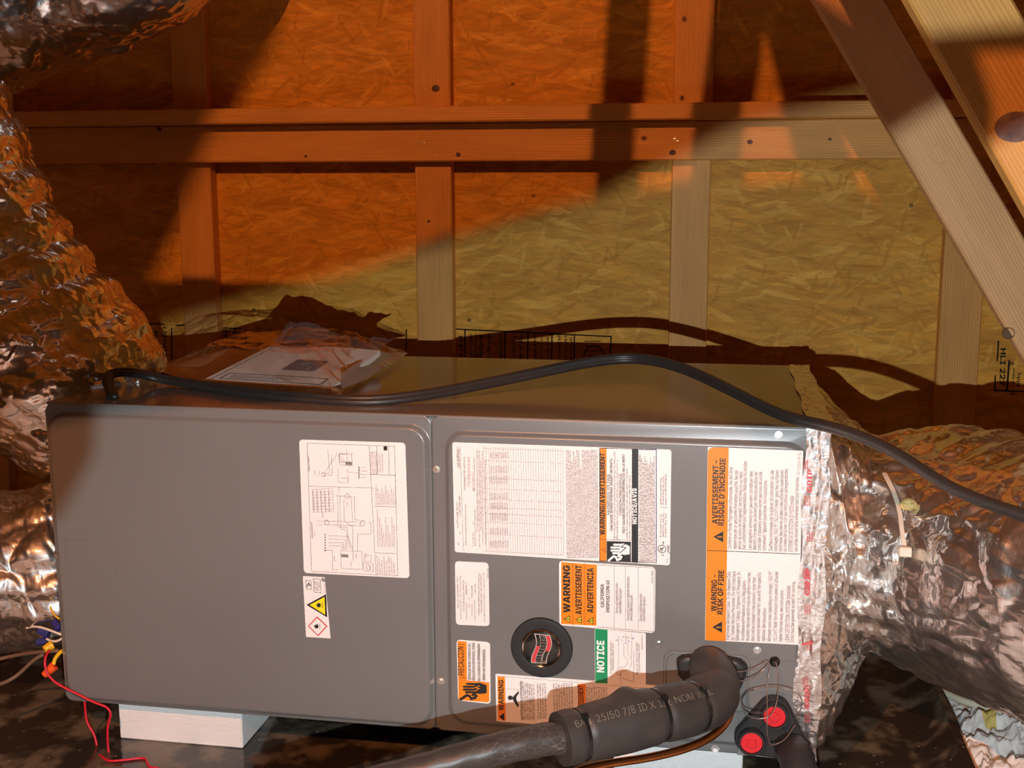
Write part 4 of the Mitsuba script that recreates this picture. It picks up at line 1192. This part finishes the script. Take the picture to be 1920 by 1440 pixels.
sl0 = tube(pou, [.038, .040, .042, .041, .041, .040, .036, .032], 140, 220, rfun=sleeve)
p_, t_, U_, V_, s_a, rr_ = sl0.path
toward = CAM - p_[60]; toward /= np.linalg.norm(toward)


def sleeve_pt(s, phi, h=.0006):
    q = np.array([np.interp(s, s_a, p_[:, i]) for i in range(3)]); u_ = np.array([np.interp(s, s_a, U_[:, i]) for i in range(3)]); w_ = np.array([np.interp(s, s_a, V_[:, i]) for i in range(3)])
    u_ /= np.linalg.norm(u_); w_ /= np.linalg.norm(w_)
    r = np.interp(s, s_a, rr_) * sleeve(s, phi) + h
    return q + r * (math.cos(phi) * u_ + math.sin(phi) * w_)


# the angle that faces the camera, and which way is up
best = max(np.linspace(-np.pi, np.pi, 180), key=lambda a: (sleeve_pt(.1, a) - p_[60]) @ toward / np.linalg.norm(sleeve_pt(.1, a) - p_[60]))
updir = 1 if sleeve_pt(.1, best + .3)[2] > sleeve_pt(.1, best)[2] else -1
BUMP[0] = best + updir * 1.25
add('suction_pipe__sleeve', tube(pou, [.038, .040, .042, .041, .041, .040, .036, .032], 140, 220, rfun=sleeve), 'm_pipe_foam', smooth=True); label('suction_pipe__sleeve', 'thick new foam sleeve with pale lettering')
v, f, ln = text2d('BAN  25/50 7/8 ID X 1/2 NOM WALL', 300, 72)
L0, L1, hh = .012, .235, .0105
vt = np.array([sleeve_pt(L0 + a / ln * (L1 - L0), best + updir * (.24 + b * hh / .041)) for a, b in v])
ml = tm(vt, f)
plain('m_pipe_text', (.20, .175, .13), .6, .3)
add('suction_pipe__lettering', ml, 'm_pipe_text')
for s0 in (.032, .155, .222):
    c_ = np.array([np.interp(s0, s_a, p_[:, i]) for i in range(3)])
    P_ = []
    for ds, h in ((-.0024, -.001), (-.0024, .0016), (.0024, .0016), (.0024, -.001)):
        P_.append([sleeve_pt(s0, a, h) + np.array([np.interp(s0, s_a, t_[:, i]) for i in range(3)]) * ds for a in np.linspace(0, 2 * np.pi, 73)])
    P_ = np.array(P_ + [P_[0]])
    k = add('suction_pipe__cable_tie', grid_mesh(P_), 'm_tie_black', smooth=30)
    hp = sleeve_pt(s0, best + updir * .55, .004)
    R = np.eye(4); R[:3, 0] = t_[np.searchsorted(s_a, s0)]; nn_ = hp - c_; nn_ -= R[:3, 0] * (nn_ @ R[:3, 0]); nn_ /= np.linalg.norm(nn_); R[:3, 1] = nn_; R[:3, 2] = np.cross(R[:3, 0], nn_); R[:3, 3] = hp
    hb = box(-.0042, .0042, -.003, .003, -.0045, .0045, .0008); hb.apply_transform(R)
    add(k + '__head', hb, 'm_tie_black')
# collar of black foam round the opening
cpts = np.array([Pk.xz(*q) for q in ((1268, 1232), (1284, 1224), (1335, 1222), (1385, 1231), (1401, 1244), (1399, 1262), (1383, 1298), (1368, 1306), (1340, 1300), (1290, 1278), (1272, 1262))])
cp = Polygon(cpts).buffer(-.006).buffer(.006)
cm = []
for ins, y in ((0, YT + .001), (0, YT - .010), (.003, YT - .014), (.008, YT - .016)):
    e_ = np.array(cp.buffer(-ins).simplify(.0002).exterior.coords)[:-1]
    ls_ = LineString(np.vstack([e_, e_[:1]])); 
    # equal count, same start
    a0 = Point(ls_.centroid.x + 1, ls_.centroid.y)
    st0 = ls_.project(a0)
    cm.append(loop3(np.array([[*ls_.interpolate((st0 + ls_.length * k / 60) % ls_.length).coords[0]] for k in range(60)]), y))
m = rings(cm)
if m.face_normals[-1][1] > 0: m.faces = m.faces[:, ::-1]
add('suction_pipe__collar', m, 'm_rubber', smooth=35); label('suction_pipe__collar', 'black foam collar round the pipe opening')
co = [np.array([-.2, -1.05, FLOORZ + .02]), np.array([.3, -.72, -.09]), atY(760, 1535, -.40), atY(1000, 1475, -.30), atY(1120, 1436, -.235), atY(1200, 1423, -.20), atY(1280, 1405, -.165), atY(1335, 1380, -.13), atY(1366, 1345, -.10), atY(1374, 1305, -.075), atY(1372, 1275, -.055), atY(1364, 1255, -.035), atY(1352, 1246, .0)]
add('copper_pipe', tube(co, .0062, 20, 220), 'm_copper', smooth=True); label('copper_pipe', 'thin bare copper pipe bending down beside the insulated pipe', 'pipe')

# ------------------------------------------------------------------ drain fitting
label('drain_fitting', 'black plastic condensate fitting with two red plugs at the lower right of the unit', 'drain fitting')
c1, c2, c3 = atY(1452, 1341, -.03), atY(1409, 1390, -.03), atY(1484, 1402, -.03)
yF = YT - .0014
hullp = shapely.union_all([Point(c[0], c[2]).buffer(r) for c, r in ((c1, .0245), (c2, .0255), (c3, .024))]).convex_hull
hm = []
for ins, y in ((-.001, yF), (-.001, yF - .012), (.0015, yF - .015), (.004, yF - .0155)):
    e_ = np.array(hullp.buffer(-ins).exterior.coords); ls_ = LineString(e_)
    hm.append(loop3(np.array([ls_.interpolate(ls_.length * k / 90).coords[0] for k in range(90)]), y))
m = rings(hm)
if m.face_normals[-1][1] > 0: m.faces = m.faces[:, ::-1]
add('drain_fitting__body', m, 'm_badge', smooth=35)
for c in (c1, c2):
    cc = np.array([c[0], yF - .012, c[2]])
    add('drain_fitting__socket', lathe([(.0215, 0), (.0215, .016), (.0205, .0175), (.0180, .0175), (.0172, .016), (.0172, .002)], cc, (0, -1, 0), 48), 'm_badge', smooth=35)
    pk = add('drain_fitting__red_plug', lathe([(.0174, 0), (.0174, .0135), (.0166, .015), (.0145, .0152), (0, .0152)], cc, (0, -1, 0), 48), 'm_red_plastic', smooth=35)
    label(pk, 'round red plug with a square boss')
    sq = box(-.0070, .0070, -.0185, -.014, -.0070, .0070, .001)
    if c is c1: sq.apply_transform(trimesh.transformations.rotation_matrix(.75, [0, 1, 0]))
    sq.apply_translation(cc)
    add(pk + '__boss', sq, 'm_red_plastic')
for a, b in ((c1, c2), (c1, c3), (c2, c3)):
    d_ = b - a; m_ = (a + b) / 2; ln_ = np.linalg.norm(d_) * .35
    r_ = box(-ln_ / 2, ln_ / 2, -.004, .002, -.0022, .0022, .0008)
    r_.apply_transform(trimesh.transformations.rotation_matrix(-math.atan2(d_[2], d_[0]), [0, 1, 0])); r_.apply_translation([m_[0], yF - .0155, m_[2]])
    add('drain_fitting__rib', r_, 'm_badge')
label('drain_pipe', 'short black drain elbow at the bottom right corner below the red plugs', 'pipe')
dp = [np.array([c3[0], yF - .010, c3[2]]), np.array([c3[0] + .002, yF - .035, c3[2] - .002]), atY(1494, 1424, -.075), atY(1500, 1462, -.105), atY(1505, 1540, -.125)]
add('drain_pipe__elbow', tube(dp, [.0265, .0270, .0275, .0275, .0275], 48, 80), 'm_badge', smooth=True)
add('drain_pipe__coupling', tube([atY(1496, 1440, -.088), atY(1503, 1500, -.115)], .0305, 48, 12), 'm_badge', smooth=40)

# sensor wire
E_ = lambda X, Y, y: atY(1330 + X / 6, 1200 + Y / 6, y)
yw = -.022
gr = lathe([(0, .008), (.004, .0075), (.0078, .004), (.0085, 0), (.0085, -.002), (0, -.002)], atY(1330 + 735 / 6, 1200 + 240 / 6, YT), (0, -1, 0), 20)
label('sensor_wire', 'thin looped sensor wires from a black grommet, hanging over the red plugs', 'wire')
add('sensor_wire__grommet', gr, 'm_tie_black', smooth=30)
wires = [[E_(745, 245, yw), E_(775, 400, yw - .01), E_(770, 600, -.05), E_(740, 760, -.062), E_(670, 860, -.062), E_(540, 885, -.062), E_(420, 840, -.05), E_(365, 740, -.035), E_(372, 650, -.03), E_(450, 575, -.03), E_(580, 535, -.03), E_(720, 525, -.035), E_(880, 555, -.04), E_(1000, 610, -.04), E_(1040, 680, -.035), E_(1020, 800, -.03), E_(970, 880, -.03)],
         [E_(275, 365, -.045), E_(420, 345, -.035), E_(520, 315, -.03), E_(600, 265, -.028), E_(650, 243, -.028), E_(672, 290, -.028), E_(660, 420, -.032), E_(650, 600, -.04), E_(650, 850, -.064), E_(655, 1050, -.060), E_(680, 1160, -.050), E_(720, 1180, -.066), E_(800, 1150, -.066), E_(900, 1050, -.05), E_(965, 955, -.04)],
         [E_(185, 488, -.065), E_(330, 465, -.05), E_(450, 440, -.04), E_(560, 375, -.032), E_(655, 275, -.028)],
         [E_(600, 815, -.052), E_(470, 810, -.05), E_(390, 770, -.045), E_(362, 690, -.04), E_(400, 610, -.034), E_(500, 560, -.032)]]
for i, w in enumerate(wires): add('sensor_wire__strand', tube(w, .00085, 8, 140), 'm_sensor_wire' if i != 3 else 'm_cable', smooth=True)

# ------------------------------------------------------------------ wires at the left
Lw = lambda X, Y, y: atY(X / 4, 1080 + Y / 4, y)
label('red_wire', 'thin red wire hanging from a wire nut to the pan at the lower left', 'wire')
rw = [Lw(372, 560, -.012), Lw(345, 600, -.014), Lw(338, 670, -.018), Lw(362, 740, -.02), Lw(420, 800, -.02), Lw(520, 855, -.018), Lw(640, 915, -.016), Lw(740, 960, -.014), Lw(810, 995, -.012), Lw(826, 1020, -.012), Lw(815, 1100, -.012), Lw(806, 1200, -.014), Lw(815, 1320, -.02), Lw(828, 1372, -.035)]
add('red_wire', tube(rw, .0021, 10, 160), 'm_red_wire', smooth=True)
zf = zp + .0025
F_ = lambda X, Y: atZ(X / 4, 1080 + Y / 4, zf)
rw2 = [Lw(630, 930, .004), Lw(640, 1010, .006), Lw(660, 1110, .006), Lw(705, 1190, .004), Lw(728, 1290, -.002), F_(765, 1355), F_(820, 1385), F_(900, 1383), F_(1000, 1372), F_(1080, 1368), F_(1105, 1400), F_(1125, 1430), F_(1190, 1440)]
add('red_wire', tube(rw2, .0021, 10, 160), 'm_red_wire', smooth=True); label('red_wire_001', 'red wire curling along the pan floor below the foam block', 'wire')


def nut(a, b, r0, r1, mat, key, lab):
    add(key, tube([a, a + (b - a) * .5, b], [r0, (r0 + r1) / 2, r1], 14, 16, rfun=lambda s, ph: 1 + .06 * np.cos(7 * ph)), mat, smooth=True)
    label(labkey(key), lab, 'wire connector')


def labkey(k):
    i, last = 1, k
    while f'{k}_{i:03d}' in scene: last = f'{k}_{i:03d}'; i += 1
    return last


nut(Lw(330, 552, -.004), Lw(392, 515, .008), .0062, .0085, 'm_yellow_plastic', 'wire_nut', 'yellow wire nut at the lower left of the air handler')
nut(Lw(330, 745, -.012), Lw(408, 672, -.004), .0062, .0088, 'm_orange_plastic', 'wire_nut', 'orange wire nut hanging lowest by the red wire')
nut(Lw(275, 495, .015), Lw(358, 482, .02), .0060, .0075, 'm_blue_plastic', 'wire_nut', 'blue wire nut just above the yellow one')
nut(Lw(285, 405, .02), Lw(365, 440, .02), .0058, .0075, 'm_blue_plastic', 'wire_nut', 'blue wire nut under the white wire')
nut(Lw(405, 340, .02), Lw(445, 400, .012), .0058, .0075, 'm_blue_plastic', 'wire_nut', 'blue wire nut touching the edge of the casing')
for i, (w, r, mat, lab) in enumerate((([Lw(200, 390, .02), Lw(260, 380, .014), Lw(340, 395, .006), Lw(460, 440, .004)], .0022, 'm_white_wire', 'short white wire above the blue wire nuts'),
                                      ([Lw(370, 200, .03), Lw(385, 250, .02), Lw(412, 295, .01), Lw(448, 322, .006)], .0018, 'm_yellow_plastic', 'thin yellow wire entering the casing at the lower left'),
                                      ([Lw(405, 665, -.003), Lw(412, 625, .0), Lw(440, 585, .004), Lw(470, 560, .006)], .0034, 'm_yellow_plastic', 'thick yellow lead above the orange wire nut'),
                                      ([Lw(-120, 650, .0), Lw(0, 622, .02), Lw(150, 590, .02), Lw(330, 568, .006), Lw(440, 560, .006)], .0033, 'm_brown_wire', 'brown cable running level to the left of the air handler'),
                                      ([Lw(-120, 840, -.06), Lw(0, 812, -.03), Lw(100, 765, -.01), Lw(200, 680, .0), Lw(330, 590, .006)], .0034, 'm_brown_wire', 'brown cable sagging to the lower left corner'),
                                      ([Lw(350, 470, .012), Lw(400, 490, .008), Lw(462, 470, .006)], .0022, 'm_white_wire', 'grey white wire joining the blue wire nut to the casing'))):
    k = add('lead_wire', tube(w, r, 10, 60), mat, smooth=True); label(k, lab, 'wire')

# ------------------------------------------------------------------ loose insulation and the pale cable, lower right
gx, gy = np.meshgrid(np.linspace(1.52, 2.7, 420), np.linspace(-1.0, .98, 520), indexing='ij')
pp = np.stack([gx, gy, np.zeros_like(gx)], -1)
hgt = .07 * meshkit.fbm(pp * [7, 7, 1], 3, 3) + .035 * meshkit.fbm(pp * [30, 30, 1], 3, 5) - .03 * np.abs(meshkit.fbm(pp * [22, 22, 1], 3, 15) - .5) * 2 + .014 * meshkit.fbm(pp * [95, 95, 1], 2, 6) + .020 * np.abs(meshkit.fbm(pp * [150, 150, 1], 2, 16) - .5) + .02
ramp = np.clip((gx - 1.52) / .06, 0, 1)
Pi = np.stack([gx + .02 * (meshkit.fbm(pp * 40, 2, 8) - .5), gy + .02 * (meshkit.fbm(pp * 40, 2, 9) - .5), FLOORZ + .002 + hgt * (.35 + .65 * ramp)], -1)
bs('m_fluff', {'type': 'diffuse', 'reflectance': proc(lambda p, n, uv: mix(mix((.76, .74, .71), (.52, .36, .22), smoothstep(.56, .7, fbm(p.x * 13, p.y * 13, 5.0, 3))), (.66, .52, .16), smoothstep(.74, .78, noise(p.x * 21, p.y * 21, 9.0))))})
add('loose_insulation', grid_mesh(Pi), 'm_fluff', smooth=True); label('loose_insulation', 'fluffy white loose-fill insulation at the lower right beyond the drain pan', 'insulation', kind='stuff')
pc = [atZ(1752, 1291, -.050), atZ(1770, 1299, -.049), atZ(1800, 1312, -.046), atZ(1870, 1333, -.044), atZ(1940, 1350, -.042), atZ(2100, 1380, -.04)]
add('pale_cable', tube(pc, .0068, 16, 80), 'm_pale_cable', smooth=True); label('pale_cable', 'pale yellowish cable lying on the loose insulation under the silver duct', 'cable')

# ------------------------------------------------------------------ above and behind the camera: the lamps, and added objects that shape their light
def on_bulb_ray(u, v, y0, yw=YO):
    Wp = atY(u, v, yw); return BULB + (Wp - BULB) * ((y0 - BULB[1]) / (Wp[1] - BULB[1]))


def offset_path(pts, r):
    p = np.array(pts); t = np.gradient(p, axis=0); t /= np.linalg.norm(t, axis=1, keepdims=True)
    n = np.c_[-t[:, 2], np.zeros(len(p)), t[:, 0]]
    return p + n * r


RO = .108  # unseen duct added as a blocker; its outline shades the bulb off the wall
edge = [on_bulb_ray(u, v, -1.5) for u, v in ((-700, 830), (-300, 740), (60, 665), (250, 622), (345, 600), (560, 560), (760, 500), (900, 447), (1010, 418), (1120, 392), (1230, 374), (1350, 366), (1500, 366), (1620, 366), (1690, 368))]
edge += [np.array(q) for q in ((.862, -1.5, 1.752), (.92, -1.5, 1.675), (.985, -1.5, 1.585))]
es = spline(edge, 160)
es = np.stack([np.convolve(np.pad(es[:, i], 2, mode='edge'), np.ones(5) / 5, 'valid') for i in range(3)], 1)
cen = offset_path(es, -RO)
if cen[80, 2] > es[80, 2]: cen = offset_path(es, RO)
label('added_duct', 'unseen silver duct added above the camera to shade the middle of the wall', 'duct')
add('added_duct', tube(cen[::8], RO, 60, 120, caps=True), 'm_foil_dull', smooth=True)
R2 = .115  # second added blocker duct; its edge bounds the dark left of the wall
e2 = spline([on_bulb_ray(u, v, -1.9) for u, v in ((590, -420), (570, -200), (545, 0), (480, 140), (400, 300), (320, 455), (250, 600), (205, 700), (160, 800))], 80)
c2_ = offset_path(e2, R2)
if c2_[40, 0] > e2[40, 0]: c2_ = offset_path(e2, -R2)
label('added_riser', 'unseen silver duct added above and left of the camera to shade the left wall', 'duct')
add('added_riser', tube(c2_[::6], R2, 60, 100, caps=True), 'm_foil_dull', smooth=True)
y0 = -1.0


def web(p, q, w, th, lab, zlo=1.52, zhi=2.0, dy=0.0):  # posts of an unseen truss, added for their shadow stripes on the wall
    a, b = on_bulb_ray(*p, y0 + dy), on_bulb_ray(*q, y0 + dy)
    d_ = (b - a) / (b[2] - a[2])
    lo, hi = a + d_ * (zlo - a[2]), a + d_ * (zhi - a[2])
    k = add('added_post', board(lo, hi, w, th, (1, 0, 0)), 'm_lumber'); label(k, lab, 'wood post')


web((1165, 220), (1180, 0), .037, .08, 'first thin post added above the camera to cast a shadow stripe')
web((1362, 230), (1392, 0), .037, .08, 'second thin post added above the camera to cast a shadow stripe')
web((1545, 300), (1520, 200), .042, .08, 'third thin post added above the camera to cast a shadow stripe', dy=-.08)
add('truss_chord', board((-1.6, y0, 1.475), (2.8, y0, 1.475), .089, .038, (0, 0, 1)), 'm_lumber'); label('truss_chord', 'horizontal chord of the added truss above the camera', 'wood beam')  # chords of the added truss, holding the shadow posts
add('truss_chord', board((-.7, y0, 2.045), (1.9, y0, 2.045), .089, .038, (0, 0, 1)), 'm_lumber'); label('truss_chord_001', 'upper chord of the added truss near the ridge', 'wood beam')
add('truss_chord', board((-.7, -2.78, 2.42), (1.9, -2.78, 2.42), .089, .038, (0, 0, 1)), 'm_lumber'); label('truss_chord_002', 'chord that carries the warm bulb', 'wood beam')
add('added_plank', board((.986, -1.5, 1.62), (.986, -1.5, 2.3), .268, .038, (1, 0, 0)), 'm_lumber')  # added plank, keeps bulb light off the right side
add('added_upright', board((.830, -1.5, 1.818), (.830, -1.5, 2.3), .042, .038, (1, 0, 0)), 'm_lumber'); label('added_upright', 'short upright added beside the wide plank to shade the upper right wall', 'wood post'); label('added_plank', 'wide plank added above and right of the camera to block bulb light', 'wood post')  # narrow blocker added to darken the wall between the slanting braces

label('ceiling_bulb', 'warm light bulb with an added dark shade, in a white holder under the ridge', 'lamp')
add('ceiling_bulb__holder', lathe([(.045, 0), (.045, .012), (.03, .03), (.02, .055), (0, .055)], (BULB[0], BULB[1], BULB[2] + .072), (0, 0, -1), 32), 'm_label_matt', smooth=30)
add('ceiling_bulb__cord', tube([(BULB[0], BULB[1], BULB[2] + .07), (BULB[0], -2.74, BULB[2] + .10), (BULB[0], -2.765, BULB[2] + .15)], .004, 8, 16), 'm_cable', smooth=True)
gl = trimesh.creation.icosphere(2, BULB_R); gl.apply_translation(BULB)
scene['ceiling_bulb__filament'] = mikit.ply(gl, 'm_label_matt', smooth=True, emitter={'type': 'area', 'radiance': {'type': 'rgb', 'value': [BULB_RAD * c for c in BULB_RGB]}})

aimA = np.array([.75, .8, .62]) - BULB; aimA /= np.linalg.norm(aimA)
add('ceiling_bulb__added_shade', lathe([(.018, -.03), (.045, -.02), (.062, .005), (.070, .04), (.072, .04), (.064, .004), (.046, -.023), (.018, -.033)], BULB, aimA, 48), 'm_badge', smooth=40)  # added black dome, stops the bulb lighting the roof and back wall
label('work_lamp', 'small white work lamp below the camera, its beam cut by an added black plate', 'lamp')
aim = np.array([.78, 0, .42]) - LED; aim /= np.linalg.norm(aim)
dk = trimesh.creation.cylinder(LED_R, .0005, sections=20)
dk = lathe([(0, .0003), (LED_R, .0003), (LED_R, 0)], LED, aim, 20)
if dk.face_normals.mean(0) @ aim < 0: dk.faces = dk.faces[:, ::-1]
scene['work_lamp__diode'] = mikit.ply(dk, 'm_label_matt', emitter={'type': 'area', 'radiance': {'type': 'rgb', 'value': [LED_RAD * c for c in LED_RGB]}})
add('work_lamp__housing', lathe([(0, -.03), (.03, -.03), (.034, -.02), (.034, -.003), (.010, -.001), (0, -.001)], LED, aim, 40), 'm_badge', smooth=30)
add('work_lamp__stem', tube([LED - aim * .03 - [0, 0, .02], LED - aim * .035 - [0, 0, .25], (1.15, -1.86, FLOORZ + .02)], .008, 12, 20), 'm_badge', smooth=True)
add('work_lamp__foot', lathe([(0, 0), (.09, 0), (.09, .012), (.03, .022), (0, .022)], (1.15, -1.86, FLOORZ), (0, 0, 1), 36), 'm_badge', smooth=30)
yf0 = LED[1] + .30
low = [(.80, .585), (.90, .598), (.960, .606), (.972, .625), (.974, .639), (1.003, .6495), (1.036, .6585), (1.116, .6815), (1.152, .7005), (1.182, .707), (1.214, .728), (1.235, .738)]
upp = [(1.235, .752), (1.07, .740), (.90, .726), (.80, .716)]
fpz = trimesh.creation.extrude_polygon(Polygon(low + upp), .002, engine='earcut')
fpz.apply_transform(trimesh.transformations.rotation_matrix(math.pi / 2, [1, 0, 0])); fpz.apply_translation([0, yf0 + .001, 0])
add('work_lamp__added_flap', fpz, 'm_badge')  # added plate, outlined to cut off the top and left of the beam
add('work_lamp__arm', tube([LED - aim * .02 + [-.033, 0, .0], LED + [-.20, .12, .01], (.90, yf0, .66)], .004, 8, 20), 'm_badge', smooth=True)
